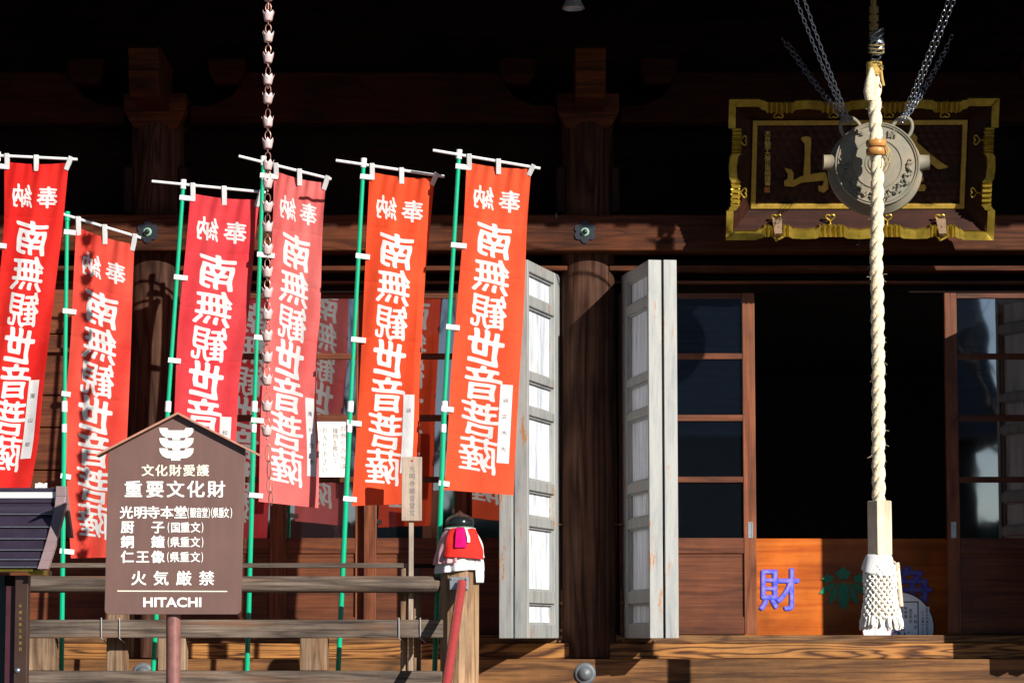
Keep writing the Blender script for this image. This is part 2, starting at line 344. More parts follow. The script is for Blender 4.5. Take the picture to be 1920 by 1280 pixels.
# ------------------------------------------------------------------ lettering
_gc = {}
def glyph(body, off=0.0):
    """flat mesh of a string: (points, triangles, bounding box)"""
    k = (body, off)
    if k in _gc: return _gc[k]
    c = bpy.data.curves.new('writing', 'FONT'); c.body = body; c.offset = off; c.resolution_u = 4
    o = bpy.data.objects.new('writing', c); COL.objects.link(o)
    dg = bpy.context.evaluated_depsgraph_get(); dg.update()
    me = bpy.data.meshes.new_from_object(o.evaluated_get(dg))
    pts = [(v.co.x, v.co.y) for v in me.vertices]; fs = [tuple(p.vertices) for p in me.polygons]
    bpy.data.objects.remove(o); bpy.data.curves.remove(c); bpy.data.meshes.remove(me)
    xs = [p[0] for p in pts]; ys = [p[1] for p in pts]
    _gc[k] = (pts, fs, (min(xs), max(xs), min(ys), max(ys)))
    return _gc[k]
_bc = {}; _fc = {}
def bold(ch, grow, N=64, soft=0.014):
    """brush-like heavy version of a glyph: its strokes are widened and their corners rounded; contour polygons on an N x N raster"""
    k = (ch, grow, N, soft)
    if k in _bc: return _bc[k]
    pts, fs, (x0, x1, y0, y1) = glyph(ch, 0.0)
    pad = grow + 2.5 * soft; X0, Y0 = x0 - pad, y0 - pad; span = max(x1 - x0, y1 - y0) + 2 * pad
    SS = 4; R = N * SS; P_ = (np.array(pts) - [X0, Y0]) / span * R; im = np.zeros((R, R), bool)
    for f in fs:
        for t in range(1, len(f) - 1):
            a, b, c = P_[f[0]], P_[f[t]], P_[f[t + 1]]
            lo = np.floor(np.minimum(np.minimum(a, b), c)).astype(int); hi = np.ceil(np.maximum(np.maximum(a, b), c)).astype(int)
            xs, ys = np.meshgrid(np.arange(lo[0], hi[0] + 1) + .5, np.arange(lo[1], hi[1] + 1) + .5)
            e = lambda p, q: (q[0] - p[0]) * (ys - p[1]) - (q[1] - p[1]) * (xs - p[0])
            e1, e2, e3 = e(a, b), e(b, c), e(c, a); ins = ((e1 >= 0) & (e2 >= 0) & (e3 >= 0)) | ((e1 <= 0) & (e2 <= 0) & (e3 <= 0))
            yy, xx = np.nonzero(ins); yy = yy + lo[1]; xx = xx + lo[0]; ok = (yy >= 0) & (yy < R) & (xx >= 0) & (xx < R); im[yy[ok], xx[ok]] = True
    g_ = int(round(grow / span * R)); out_ = im.copy()
    for dy in range(-g_, g_ + 1):
        for dx in range(-2 * g_, 2 * g_ + 1):
            if dx * dx * .7 + dy * dy * 1.5 <= g_ * g_: out_ |= np.roll(np.roll(im, dy, 0), dx, 1)
    F_ = out_.astype(np.float32); sg = soft / span * R; rad = int(3 * sg) + 1; kr = np.exp(-.5 * (np.arange(-rad, rad + 1) / max(sg, .5)) ** 2); kr /= kr.sum()
    for ax in (0, 1): F_ = np.apply_along_axis(lambda v: np.convolve(v, kr, 'same'), ax, F_)
    F_ = F_.reshape(N, SS, N, SS).mean((1, 3)); n = N
    V, idx, faces = [], {}, []
    def vert(key, x, y):
        if key not in idx: idx[key] = len(V); V.append((X0 + (x + .5) / n * span, Y0 + (y + .5) / n * span))
        return idx[key]
    th = .5
    for j in range(n - 1):
        for i in range(n - 1):
            cs = ((i, j), (i + 1, j), (i + 1, j + 1), (i, j + 1)); vs_ = [F_[q[1], q[0]] for q in cs]
            if max(vs_) < th: continue
            if min(vs_) >= th: faces.append(tuple(vert(q, *q) for q in cs)); continue
            ring = []
            for q in range(4):
                a, b = cs[q], cs[(q + 1) % 4]; va, vb = vs_[q], vs_[(q + 1) % 4]
                if va >= th: ring.append(vert(a, *a))
                if (va >= th) != (vb >= th):
                    u = (th - va) / (vb - va); ring.append(vert((min(a, b), max(a, b)), a[0] + (b[0] - a[0]) * u, a[1] + (b[1] - a[1]) * u))
            if len(ring) >= 3: faces.append(tuple(ring))
    xs = [p[0] for p in V]; ys = [p[1] for p in V]
    _fc[k] = (F_, X0, Y0, span)
    _bc[k] = (V, faces, (min(xs), max(xs), min(ys), max(ys))); return _bc[k]
REF = glyph('国', 0.0)[2]
def put(mb, ch, fn, cx, cy, w_, h_=None, off=0.0, fit=False):
    """glyph centred on (cx, cy) in a picture-like plane (second axis down), fn maps plane -> point"""
    pts, fs, bb = bold(ch, off, 40, 0.012) if off > 0.019 and len(ch) == 1 else glyph(ch, off); h_ = h_ or w_
    if fit: x0, x1, y0, y1 = bb
    else: x0, x1, y0, y1 = REF
    mx, my = (x0 + x1) / 2, (y0 + y1) / 2
    mb.add([fn(cx + (x - mx) / (x1 - x0) * w_, cy - (y - my) / (y1 - y0) * h_) for x, y in pts], fs)
def column_text(mb, s_, fn, cx, y0, y1, w_, off=0.01):
    n = len(s_); st = (y1 - y0) / n
    for i, ch in enumerate(s_):
        if ch != ' ': put(mb, ch, fn, cx, y0 + st * (i + 0.5), w_, min(st * 0.92, w_ * 1.15), off)

# ================================================================== setting
g = MB(); g.grid(24, 24, lambda u, v: Vector((-200 + 400 * u, -260 + 400 * v, 0)), False)
go = g.build('ground', M['stone']); go['kind'] = 'structure'

# ================================================================== temple hall
hall = thing('temple_hall', 'dark wooden temple hall with deep eaves behind the banners', 'temple', (0.4, 0, 0))
COLX = [X(-521, 0), X(290, 0), X(1103, 0), X(2085, 0)]
XL, XR = -7.5, 7.5
zf = Z(1190, 0)          # door sill level (eye level)
# columns, upper clamps and bearing blocks
for cx in COLX:
    mb = MB(); mt = Matrix.Translation((cx, 0, 0))
    mb.lathe([(0.146, Z(1232, -0.146)), (0.147, 2.4), (0.137, Z(238, 0)), (0.1, Z(232, 0))], 40, mt)
    mb.build('column', M['column'], hall)
    for sx in (-1, 1):
        mb = MB(); mb.box(cx + sx * 0.12, cx + sx * 0.165, -0.09, 0.1, Z(399, -0.09), Z(312, -0.09))
        mb.build('column_clamp', M['darkz'], hall, bevel=0.008)
    mb = MB(); t_, m_, b_ = Z(175, -0.16), Z(208, -0.16), Z(238, -0.16)
    a, c = 0.162, 0.115
    mb.box(cx - a, cx + a, -a, a, m_, t_)
    mb.hexa([(cx - a, -a, m_ - .001), (cx + a, -a, m_ - .001), (cx + a, a, m_ - .001), (cx - a, a, m_ - .001)],
            [(cx - c, -c, b_), (cx + c, -c, b_), (cx + c, c, b_), (cx - c, c, b_)])
    mb.build('bearing_block', M['beam'], hall, bevel=0.004)
    # projecting carved beam end
    zz = lambda py: Z(py, -0.6)
    prof = [(-0.05, zz(178)), (-0.54, zz(178)), (-0.60, zz(165)), (-0.60, zz(150)), (-0.64, zz(134)), (-0.60, zz(131)), (-0.62, zz(110)), (-0.66, zz(95)), (-0.60, zz(86)), (-0.05, zz(86))]
    mb = MB(); mb.poly(prof, lambda a_, b_2, d: Vector((cx + d, a_, b_2)), -0.077, 0.077)
    mb.build('beam_nose', M['nose'], hall, bevel=0.006)
    for dx in (-0.37, 0.37):
        mb = MB(); q = cx + dx
        mb.box(q - 0.095, q + 0.095, -0.13, 0.1, Z(136, -0.13), Z(110, -0.13))
        mb.hexa([(q - 0.095, -0.13, Z(136.3, -0.13)), (q + 0.095, -0.13, Z(136.3, -0.13)), (q + 0.095, 0.1, Z(136.3, -0.13)), (q - 0.095, 0.1, Z(136.3, -0.13))],
                [(q - 0.06, -0.1, Z(155, -0.13)), (q + 0.06, -0.1, Z(155, -0.13)), (q + 0.06, 0.1, Z(155, -0.13)), (q - 0.06, 0.1, Z(155, -0.13))])
        mb.build('bearing_block', M['koryo'], hall, bevel=0.004)
# rainbow beams between the columns
for i in range(3):
    a, b = COLX[i] + 0.17, COLX[i + 1] - 0.17
    L = b - a; t_, m_, b_ = Z(135, -0.06), Z(198, -0.06), Z(230, -0.06)
    pr = [(a, m_), (a, b_), (b, b_), (b, m_), (b - 0.12, m_ + 0.005), (b - 0.22, m_ + 0.05), (b - 0.27, t_ - 0.06), (b - 0.27, t_), (a + 0.27, t_), (a + 0.27, t_ - 0.06), (a + 0.22, m_ + 0.05), (a + 0.12, m_ + 0.005)]
    mb = MB(); mb.poly(pr, lambda q, r, d: Vector((q, d, r)), -0.06, 0.08)
    mb.build('rainbow_beam', M['koryo'], hall, bevel=0.006)
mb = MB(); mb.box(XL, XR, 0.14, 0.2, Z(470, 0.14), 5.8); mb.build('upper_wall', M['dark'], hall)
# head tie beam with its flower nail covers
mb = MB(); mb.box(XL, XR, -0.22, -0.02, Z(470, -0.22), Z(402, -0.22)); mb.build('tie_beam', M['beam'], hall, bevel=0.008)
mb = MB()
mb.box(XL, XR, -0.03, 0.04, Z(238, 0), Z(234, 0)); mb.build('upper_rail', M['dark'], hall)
def nail_cover(px, py):
    c = P(px, py, -0.222); mb = MB()
    pts = []
    for k in range(72):
        a = 2 * PI * k / 72 + PI / 6
        r = 0.059 * (0.74 + 0.26 * abs(math.sin(3 * a)) ** 0.7)
        pts.append((r * math.cos(a), r * math.sin(a)))
    mb.poly(pts, lambda a, b, d: c + Vector((a, d, b)), -0.006, 0.0)
    o = mb.build('nail_cover', M['blackpl'], hall)
    R = Matrix.Translation(c) @ Matrix.Rotation(PI / 2, 4, 'X')
    mb = MB(); mb.lathe([(0.022, 0.006), (0.0215, 0.010), (0.015, 0.012), (0.0, 0.012)], 24, R); mb.build('verdigris_ring', M['verd'], o)
    mb = MB(); mb.lathe([(0.0125, 0.0125), (0.0125, 0.024), (0.009, 0.030), (0.0, 0.032)], 20, R); mb.build('knob', M['blackpl'], o)
for q in (277, 1097): nail_cover(q, 435)
# lintels below the beam
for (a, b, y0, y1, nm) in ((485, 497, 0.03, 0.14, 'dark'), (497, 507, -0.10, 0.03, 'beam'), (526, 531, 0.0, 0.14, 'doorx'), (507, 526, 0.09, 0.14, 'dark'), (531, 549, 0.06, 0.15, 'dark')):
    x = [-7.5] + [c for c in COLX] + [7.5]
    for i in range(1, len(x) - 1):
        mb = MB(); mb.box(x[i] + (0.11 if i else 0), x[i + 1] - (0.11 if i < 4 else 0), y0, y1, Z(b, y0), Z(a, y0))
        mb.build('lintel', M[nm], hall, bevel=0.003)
# base: sill, footing rail, lower beam
for i in range(3): mb = MB(); mb.box(COLX[i] + 0.125, COLX[i + 1] - 0.125, -0.05, 0.2, Z(1205, -0.05), zf); mb.build('door_sill', M['sill'], hall, bevel=0.004)
for i in range(3): mb = MB(); mb.box(COLX[i] + 0.1, COLX[i + 1] - 0.1, -0.10, 0.1, Z(1234, -0.10), Z(1205, -0.10) - 0.001); mb.build('footing_rail', M['figure'], hall, bevel=0.004)
mb = MB(); mb.box(XL, XR, -0.30, 0.1, zf - 0.36, Z(1235, -0.30)); mb.build('base_beam', M['base'], hall, bevel=0.006)
for q in (268, 1097):
    c = P(q, 1262, -0.302); R = Matrix.Translation(c) @ Matrix.Rotation(PI / 2, 4, 'X')
    mb = MB(); mb.lathe([(0.056, 0), (0.052, 0.008), (0.044, 0.012), (0.038, 0.012), (0.034, 0.022), (0.02, 0.034), (0, 0.038)], 32, R)
    mb.build('nail_cover', M['domegrey'], hall)
# veranda and steps
mb = MB(); 
for k in range(7):
    mb.box(XL, XR, -1.76 + k * 0.206, -1.76 + k * 0.206 + 0.202, zf - 0.34, zf - 0.265)
mb.build('veranda_floor', M['base'], hall)
mb = MB(); mb.box(XL, XR, -1.7, -1.5, zf - 0.62, zf - 0.342)
for q in (-6, -4, -2, 0, 2, 4, 6): mb.box(q - .1, q + .1, -1.7, -1.5, 0, zf - 0.622)
mb.build('veranda_frame', M['grey'], hall)
mb = MB()
for k in range(5):
    mb.box(-0.1, 3.6, -1.77 - 0.3 * (k + 1), -1.77 - 0.3 * k - 0.002, 0, zf - 0.30 - 0.22 * (k + 1))
mb.build('stair', M['grey'], hall)
# plank wall of the outer bay
mb = MB(); z = zf; 
for py in (1190, 1100, 1010, 943, 880, 800, 740, 655, 625, 512, 497):
    z1 = Z(py, 0.05)
    if z1 > z + 0.01:
        mb.box(XL, COLX[1] - 0.12, 0.05, 0.10, z, z1 - 0.006); z = z1
mb.build('plank_wall', M['doorx'], hall, bevel=0.004)
mb = MB(); mb.box(COLX[0] + .13, COLX[1] - .12, 0.02, 0.049, Z(516, .02), Z(509, .02)); mb.box(COLX[0] + .13, COLX[1] - .12, 0.02, 0.049, Z(660, .02), Z(652, .02))
mb.build('wall_batten', M['doorx'], hall)
# sliding doors: frame, four panes, board panel
BARS = [(549, 559), (662, 673), (777, 789), (893, 904), (1008, 1037)]
def sliding_door(x0, x1, y0, stile=0.065, handle=None):
    y1 = y0 + 0.042
    zt = Z(549, y0)
    d = bpy.data.objects.new('sliding_door', None); COL.objects.link(d); d.parent = hall; o0 = Vector(((x0 + x1) / 2, y0, zf)); d.location = o0 - hall.location; d['_o'] = tuple(o0)
    for a in (x0, x1 - stile): mb = MB(); mb.box(a, a + stile, y0, y1, zf + 0.004, zt); mb.build('stile', M['door'], d, bevel=0.003)
    for a, b in BARS + [(1156, 1189)]: mb = MB(); mb.box(x0 + stile, x1 - stile, y0 + 0.004, y1 - 0.004, Z(b, y0), Z(a, y0)); mb.build('door_rail', M['doorx'], d, bevel=0.003)
    mb = MB(); mb.box(x0 + stile, x1 - stile, y0 + 0.014, y1 - 0.012, Z(1156, y0), Z(1037, y0)); mb.build('door_board', M['doorx'], d)
    for i in range(4):
        mb = MB(); mb.box(x0 + stile, x1 - stile, y0 + 0.018, y0 + 0.023, Z(BARS[i + 1][0], y0), Z(BARS[i][1], y0))
        mb.build('pane', M['glass'], d)
    if handle is not None:
        mb = MB(); hx = handle; h0, h1 = Z(1008, y0), Z(978, y0)
        for (a, b, c, e) in ((hx - .013, hx - .007, h0, h1), (hx + .007, hx + .013, h0, h1), (hx - .007, hx + .007, h0, h0 + .006), (hx - .007, hx + .007, h1 - .006, h1)):
            mb.box(a, b, y0 - 0.003, y0 + 0.002, c, e)
        mb.box(hx - .007, hx + .007, y0 - 0.0005, y0 + 0.002, h0 + .006, h1 - .006)
        mb.build('door_pull', M['zinc'], d)
    return d
xb = lambda px, y: P(px, 860, y).x
sliding_door(xb(338, .06), xb(530, .06), 0.06)
sliding_door(xb(515, .11), xb(690, .11), 0.11)
sliding_door(xb(683, .06), xb(876, .06), 0.06)
sliding_door(xb(862, .11), xb(1052, .11), 0.11)
sliding_door(xb(1160, .06), xb(1417, .06), 0.06, handle=xb(1406, .06))
sliding_door(xb(1775, .06), xb(2032, .06), 0.06, handle=xb(1786, .06))
# folded shutters, two leaves each
PANELS = [(530, 574), (592, 712), (727, 775), (790, 906), (925, 972), (990, 1105), (1127, 1165)]
ztop = Z(487, -0.64); zbot = Z(1196, -0.64)
def leaf(far, near, side, bolts=True, hook=True, name='shutter'):
    """one leaf: far hinge end -> near free end on plan; side = +1/-1 panel face direction on x"""
    f, n = Vector((*far, 0)), Vector((*near, 0)); t = (n - f); W = t.length; t.normalize(); nn = Vector((-t.y, t.x, 0))
    if nn.x * side < 0: nn = -nn
    T = 0.034
    def bx(mb, u0, u1, d0, d1, z0, z1):
        q = lambda u, d, z: f + t * u + nn * d + Vector((0, 0, z))
        mb.hexa([q(u0, d0, z0), q(u1, d0, z0), q(u1, d1, z0), q(u0, d1, z0)], [q(u0, d0, z1), q(u1, d0, z1), q(u1, d1, z1), q(u0, d1, z1)])
    zz = lambda py: zbot + (1190.0 - py) / 680.0 * (ztop - zbot)
    mb = MB(); st = 0.125; sn = 0.028
    bx(mb, 0, st, -T, T, zbot, ztop); bx(mb, W - sn, W, -T, T, zbot, ztop)
    edges = [zz(PANELS[0][0] - 26)] ; prev = ztop
    for a, b in PANELS:
        bx(mb, st, W - sn, -T + .001, T - .001, zz(a), prev); prev = zz(b)
    bx(mb, st, W - sn, -T + .001, T - .001, zbot, prev)
    s = mb.build(name, M['shutter'], hall, bevel=0.003)
    mb = MB()
    for a, b in PANELS: bx(mb, st, W - sn, -0.006, 0.006, zz(b), zz(a))
    mb.build('shutter_panel', M['panel'], s)
    mb = MB()
    for a, b in PANELS:
        for (u0, u1, z0, z1) in ((st, st + .012, zz(b), zz(a)), (W - sn - .012, W - sn, zz(b), zz(a)), (st + .012, W - sn - .012, zz(b), zz(b) + .01), (st + .012, W - sn - .012, zz(a) - .01, zz(a))):
            bx(mb, u0, u1, 0.0065, 0.020, z0, z1)
    mb.build('panel_moulding', M['shutter'], s)
    if bolts:
        mb = MB(); q = lambda u, d, z: f + t * u + nn * d + Vector((0, 0, z))
        u = 0.03
        mb.tube([q(u, T + .012, zz(1100)), q(u, T + .012, zz(1196))], 0.008, 8)
        for py in (1125, 1175): bx(mb, u - .02, u + .02, T, T + .022, zz(py) - .008, zz(py) + .008)
        bx(mb, u - .01, u + .04, T + .004, T + .016, zz(1196) - .004, zz(1196) + .006)
        mb.build('slide_bolt', M['rust'], s)
    if hook:
        mb = MB(); q = lambda u, d, z: f + t * u + nn * d + Vector((0, 0, z))
        z = zz(980)
        mb.tube([q(.06, T, z), q(.06, T + .03, z + .002), q(.03, T + .07, z + .012), q(-.01, T + .10, z + .018)], 0.004, 6)
        mb.tube([q(-.01, T + .10, z + .018) + Vector((0.009 * math.cos(k * PI / 6), 0, .009 * math.sin(k * PI / 6))) for k in range(12)], 0.003, 6, closed=True)
        mb.build('hook', M['rust'], s)
    return s, (lambda u, d, z: f + t * u + nn * d + Vector((0, 0, z))), W, zz
def hinge_line(q, W, zz, off, owner):
    mb = MB()
    for a, b in ((513, 640), (648, 655), (660, 720), (728, 815), (870, 1010), (1080, 1190)):
        mb.tube([q(W - .006, off, zz(b)), q(W - .006, off, zz(a))], 0.0062, 8)
    mb.build('hinge', M['iron'], owner)
# right of the column
yN = -0.64
s, q, W, zz = leaf((P(1178, 850, 0).x, 0), (P(1229.5, 850, yN).x, yN), -1); hinge_line(q, W, zz, -0.0375, s)
leaf((P(1205, 850, 0).x, 0.0), (P(1258.5, 850, yN).x, yN), 1, True, False)
# left of the column
s, q, W, zz = leaf((P(1040, 850, 0).x, 0), (P(977.5, 850, yN).x, yN), 1); hinge_line(q, W, zz, -0.0375, s)
leaf((P(1012, 850, 0).x, 0.0), (P(948, 850, yN).x, yN), -1, True, False)
# far side of the open doorway, mostly outside the picture
leaf((2.97, 0), (2.705, yN), -1, True, False)
leaf((3.06, 0), (2.80, yN), 1, False, False)
# roof
YE = -2.35
zE = Z(422, -0.22) + 0.56 * (-0.22 - YE)
mb = MB()
mb.hexa([(-14, YE, zE), (14, YE, zE), (14, YE, zE + .25), (-14, YE, zE + .25)], [(-14, 4, zE + 2.2), (14, 4, zE + 2.2), (14, 4, zE + 2.9), (-14, 4, zE + 2.9)])
mb.hexa([(-14, 4.002, zE + 2.2), (14, 4.002, zE + 2.2), (14, 4.002, zE + 2.9), (-14, 4.002, zE + 2.9)], [(-14, 11, zE), (14, 11, zE), (14, 11, zE + .25), (-14, 11, zE + .25)])
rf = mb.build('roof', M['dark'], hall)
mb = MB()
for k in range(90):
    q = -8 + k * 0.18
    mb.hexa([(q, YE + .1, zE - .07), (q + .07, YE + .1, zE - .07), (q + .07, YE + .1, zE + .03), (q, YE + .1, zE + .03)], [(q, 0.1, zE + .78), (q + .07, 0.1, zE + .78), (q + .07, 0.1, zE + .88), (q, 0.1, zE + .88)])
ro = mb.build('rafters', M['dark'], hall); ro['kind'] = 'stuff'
mb = MB()
mb.box(XL, XR, 6.5, 6.6, 0.5, 7.5); mb.box(XL, XL + .1, 0.2, 6.5, 0.5, 7.0); mb.box(XR - .1, XR, 0.2, 6.5, 0.5, 7.0)
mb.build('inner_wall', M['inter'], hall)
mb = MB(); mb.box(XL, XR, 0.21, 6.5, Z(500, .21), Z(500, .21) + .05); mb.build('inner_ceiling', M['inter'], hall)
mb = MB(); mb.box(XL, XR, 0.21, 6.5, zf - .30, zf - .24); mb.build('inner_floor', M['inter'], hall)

# ================================================================== banners
def lerp_edge(pts):
    def f(v):
        for i in range(len(pts) - 1):
            if v <= pts[i + 1][0] or i == len(pts) - 2:
                a, b = pts[i], pts[i + 1]; k = (v - a[0]) / (b[0] - a[0])
                return a[1] + (b[1] - a[1]) * k, a[2] + (b[2] - a[2]) * k
    return f
def smooth_edge(pts):
    """pts: (px, py) down one edge -> function of v through a Catmull-Rom curve"""
    y0, y1 = pts[0][1], pts[-1][1]; n = len(pts)
    def f(v):
        y = y0 + (y1 - y0) * v
        i = 0
        while i < n - 2 and y > pts[i + 1][1]: i += 1
        p0, p1, p2, p3 = pts[max(i - 1, 0)], pts[i], pts[i + 1], pts[min(i + 2, n - 1)]
        k = (y - p1[1]) / (p2[1] - p1[1])
        m1 = (p2[0] - p0[0]) / max(p2[1] - p0[1], 1) * (p2[1] - p1[1]); m2 = (p3[0] - p1[0]) / max(p3[1] - p1[1], 1) * (p2[1] - p1[1])
        h = lambda k: ((2 * k ** 3 - 3 * k ** 2 + 1) * p1[0] + (k ** 3 - 2 * k ** 2 + k) * m1 + (-2 * k ** 3 + 3 * k ** 2) * p2[0] + (k ** 3 - k ** 2) * m2)
        return h(k), y
    return f
# the printed characters in cloth space (u across, v down), seen from the back, hence mirrored
FOLDS = (0.17, 0.335, 0.50, 0.665, 0.83)
NU, NV = 104, 500
def banner_print():
    """value of the printed pattern on every point of the cloth mesh (above 0.5 = white)"""
    U, V = np.meshgrid(np.linspace(0, 1, NU + 1), np.linspace(0, 1, NV + 1)); out = np.zeros_like(U)
    def stamp(ch, cu, cv, w_, h_, grow, slope):
        k = (ch, grow, 88, 0.014); bb = bold(*k)[2]; F_, X0, Y0, span = _fc[k]; n = F_.shape[0]; x0, x1, y0, y1 = bb
        a2 = (cu - U) / w_; b2 = (cv - V) / h_ - slope * a2
        b = b2 - 0.022 * np.sin(5.1 * a2 + cv * 23) - 0.08 * (a2 * a2 - 0.08)
        a = a2 - 0.018 * np.sin(7.3 * b + 15.3 * cv) - 0.010 * np.sin(13.0 * b + 5 * a2)
        fx = (x0 + (a + .5) * (x1 - x0) - X0) / span * n - .5; fy = (y0 + (b + .5) * (y1 - y0) - Y0) / span * n - .5
        ok = (fx >= 0) & (fx < n - 1) & (fy >= 0) & (fy < n - 1) & (abs(a) < .56) & (abs(b) < .56)
        ix = np.clip(fx.astype(int), 0, n - 2); iy = np.clip(fy.astype(int), 0, n - 2); dx = fx - ix; dy = fy - iy
        f = (F_[iy, ix] * (1 - dx) + F_[iy, ix + 1] * dx) * (1 - dy) + (F_[iy + 1, ix] * (1 - dx) + F_[iy + 1, ix + 1] * dx) * dy
        np.maximum(out, np.where(ok, f, 0), out=out)
    stamp('奉', 0.705, 0.105, 0.34, 0.068, 0.020, 0.10); stamp('納', 0.295, 0.100, 0.31, 0.072, 0.015, 0.10)
    for i, ch in enumerate('南無観世音菩薩'):
        stamp(ch, 0.49 - 0.006 * i, 0.228 + 0.1095 * i, 0.55, 0.106, {'南': .024, '世': .029, '音': .024, '無': .017, '菩': .017, '観': .012, '薩': .011}[ch], 0.13)
    return out.ravel()
PRINT = banner_print()

def banner(label, mat, Y, left, right, pole, bar, seed, amp=0.012, strip=(0.73, 0.91, 0.665, 0.905), strip_text='', cap='white', joint=760, fold=0.0):
    base = P(pole[-1][0], pole[-1][1], Y)
    r = thing('prayer_banner', label, 'banner', base, 'red prayer banners along the railing')
    L, R_ = smooth_edge(left), smooth_edge(right); rs = random.Random(seed); ph = [rs.uniform(0, 6.28) for _ in range(6)]
    def S_(u, v, d=0.0):
        a, b = L(v), R_(v); sag = 5.0 * math.sin(PI * u) * (1 - v) ** 6 * 0.8
        px = a[0] + (b[0] - a[0]) * u; py = a[1] + (b[1] - a[1]) * u + sag
        f = (v ** 0.7) * (math.sin(7.0 * u + 2.2 * v + ph[0]) * 0.6 + math.sin(3.1 * u - 4.0 * v + ph[1]) * 0.8) + 0.35 * math.sin(15 * u + 9 * v + ph[2]) * (0.3 + 0.7 * (1 - v)) + 0.3 * math.sin(11 * v + 2 * u + ph[3])
        y = Y + amp * f
        y += 0.0042 * math.exp(-9 * v) * math.sin(34 * u * (1 - .5 * v) + 26 * v + ph[4]) + 0.0035 * math.exp(-((u - .98) / .12) ** 2) * math.sin(21 * v + ph[5])
        for q_ in FOLDS: y += 0.0022 * math.exp(-abs(v - q_ - .006 * math.sin(3 * u + ph[1])) / .007)
        if fold: y += fold * max(0, u - 0.9) * 10
        return P(px, py, y + d)
    mb = MB(); mb.grid(NU, NV, lambda u, v: S_(u, v)); c = mb.build('cloth', M[mat], r, fixn=False)
    at = c.data.attributes.new('print', 'FLOAT', 'POINT'); at.data.foreach_set('value', PRINT.astype(np.float32))
    if strip:
        u0, u1, v0, v1 = strip
        mb = MB()
        for d in (-0.0014,): mb.grid(4, 24, lambda u, v: S_(u0 + (u1 - u0) * u, v0 + (v1 - v0) * v, d))
        st = mb.build('name_strip', M['tape'], c, fixn=False)
        mb = MB(); n = len(strip_text)
        for i, ch in enumerate(strip_text):
            vv = v0 + (v1 - v0) * (0.2 + 0.62 * i / max(n - 1, 1))
            put(mb, ch, lambda a, b: S_(a, b, -0.0030), (u0 + u1) / 2, vv, (u1 - u0) * 0.42, 0.013, 0.0)
        mb.build('lettering', M['inkgrey'], st, fixn=False)
    # pole in two lengths, white joint and cap
    def pp(py):
        for i in range(len(pole) - 1):
            if py <= pole[i + 1][1] or i == len(pole) - 2:
                a, b = pole[i], pole[i + 1]; return P(a[0] + (b[0] - a[0]) * (py - a[1]) / (b[1] - a[1]), py, Y - 0.004)
    top, bot = pole[0][1], pole[-1][1]
    mb = MB(); mb.tube([pp(top + 8), pp(joint)], 0.0105, 12); mb.tube([pp(joint + 1), pp(bot)], 0.0125, 12); mb.build('pole', M['green'], r)
    mb = MB(); mb.tube([pp(joint - 8), pp(joint + 12)], 0.0155, 12); mb.tube([pp(joint + 35), pp(joint + 50)], 0.0135, 12); mb.build('pole_joint', M['whitepl'], r)
    mb = MB(); mb.tube([pp(top - 3), pp(top + 14)], 0.0145, 12); mb.build('pole_cap', M['green' if cap == 'green' else 'whitepl'], r)
    a, b = P(*bar[0], Y - 0.012), P(*bar[1], Y - 0.012); mb = MB(); mb.tube([a, b], 0.0072, 10); mb.build('crossbar', M['whitepl'], r)
    # loops: three on the crossbar, five round the pole
    def strap_(p0, p1, half, name='tie_loop', dep=0.016):
        d = (p1 - p0).normalized(); s_ = d.cross(Vector((0, 1, 0))).normalized() * half; e = Vector((0, dep, 0))
        mb = MB(); mb.hexa([p0 - s_ - e, p1 - s_ - e * .25, p1 + s_ - e * .25, p0 + s_ - e], [p0 - s_ + e, p1 - s_ + e * .25, p1 + s_ + e * .25, p0 + s_ + e])
        return mb.build(name, M['tape'], r, bevel=0.002)
    for u in (0.045, 0.5, 0.965):
        e = S_(u, 0.022); k = (e.x - a.x) / (b.x - a.x); k = min(k + (0.05 if u > .9 else 0), 0.985)
        q = a + (b - a) * k; q = q + Vector((0, 0, 0.011)); strap_(q, e, 0.0115)
    for v in (0.015, 0.255, 0.505, 0.755, 0.982):
        e = S_(0.07, v, -0.002); q = pp(e_py(L(v)[1])); q = Vector((q.x - 0.013, q.y, e.z + 0.006)); strap_(q, e, 0.0125)
    return r
def e_py(y): return y
banner('tall red prayer banner at the left edge, above the small metal roof', 'red1', -0.95,
       [(8, 303), (7, 427), (-5, 560), (-24, 740), (-40, 850), (-52, 925)], [(129, 305), (117, 427), (93, 627), (80, 740), (72, 827), (57, 916)],
       [(-4, 288), (-33, 1258)], [(-60, 289), (145, 299)], 3, amp=0.020, strip_text='瀧山郎')
banner('low red prayer banner crossed by the shadow of the rain chain', 'red2', -0.90,
       [(143, 425), (138, 520), (133, 627), (123, 760), (124, 850), (128, 960), (133, 1046)], [(252, 458), (249, 540), (245, 667), (241, 760), (237, 850), (232, 960), (226, 1044)],
       [(126, 400), (122, 660), (115, 1258)], [(119, 402), (264, 446)], 5, amp=0.016, cap='green', strip=(0.78, 0.94, 0.665, 0.905), strip_text='三')
banner('crimson prayer banner rising behind the brown gabled sign', 'red3', -0.93,
       [(357, 362), (352, 427), (343, 520), (333, 627), (327, 770), (322, 880), (318, 985)], [(487, 374), (479, 440), (467, 577), (449, 710), (443, 817), (438, 900), (432, 988)],
       [(344, 340), (315, 760), (287, 1258)], [(285, 340), (498, 361)], 7, strip_text='松')
banner('faded salmon prayer banner directly behind the hanging rain chain', 'red4', -0.99,
       [(514, 320), (511, 427), (501, 600), (490, 760), (487, 850), (485, 940)], [(611, 343), (605, 427), (600, 594), (593, 694), (593, 760), (598, 854), (597, 952)],
       [(494, 296), (477, 760), (463, 1258)], [(448, 293), (621, 336)], 9, strip=(0.80, 0.96, 0.665, 0.905), strip_text='滝川源男')
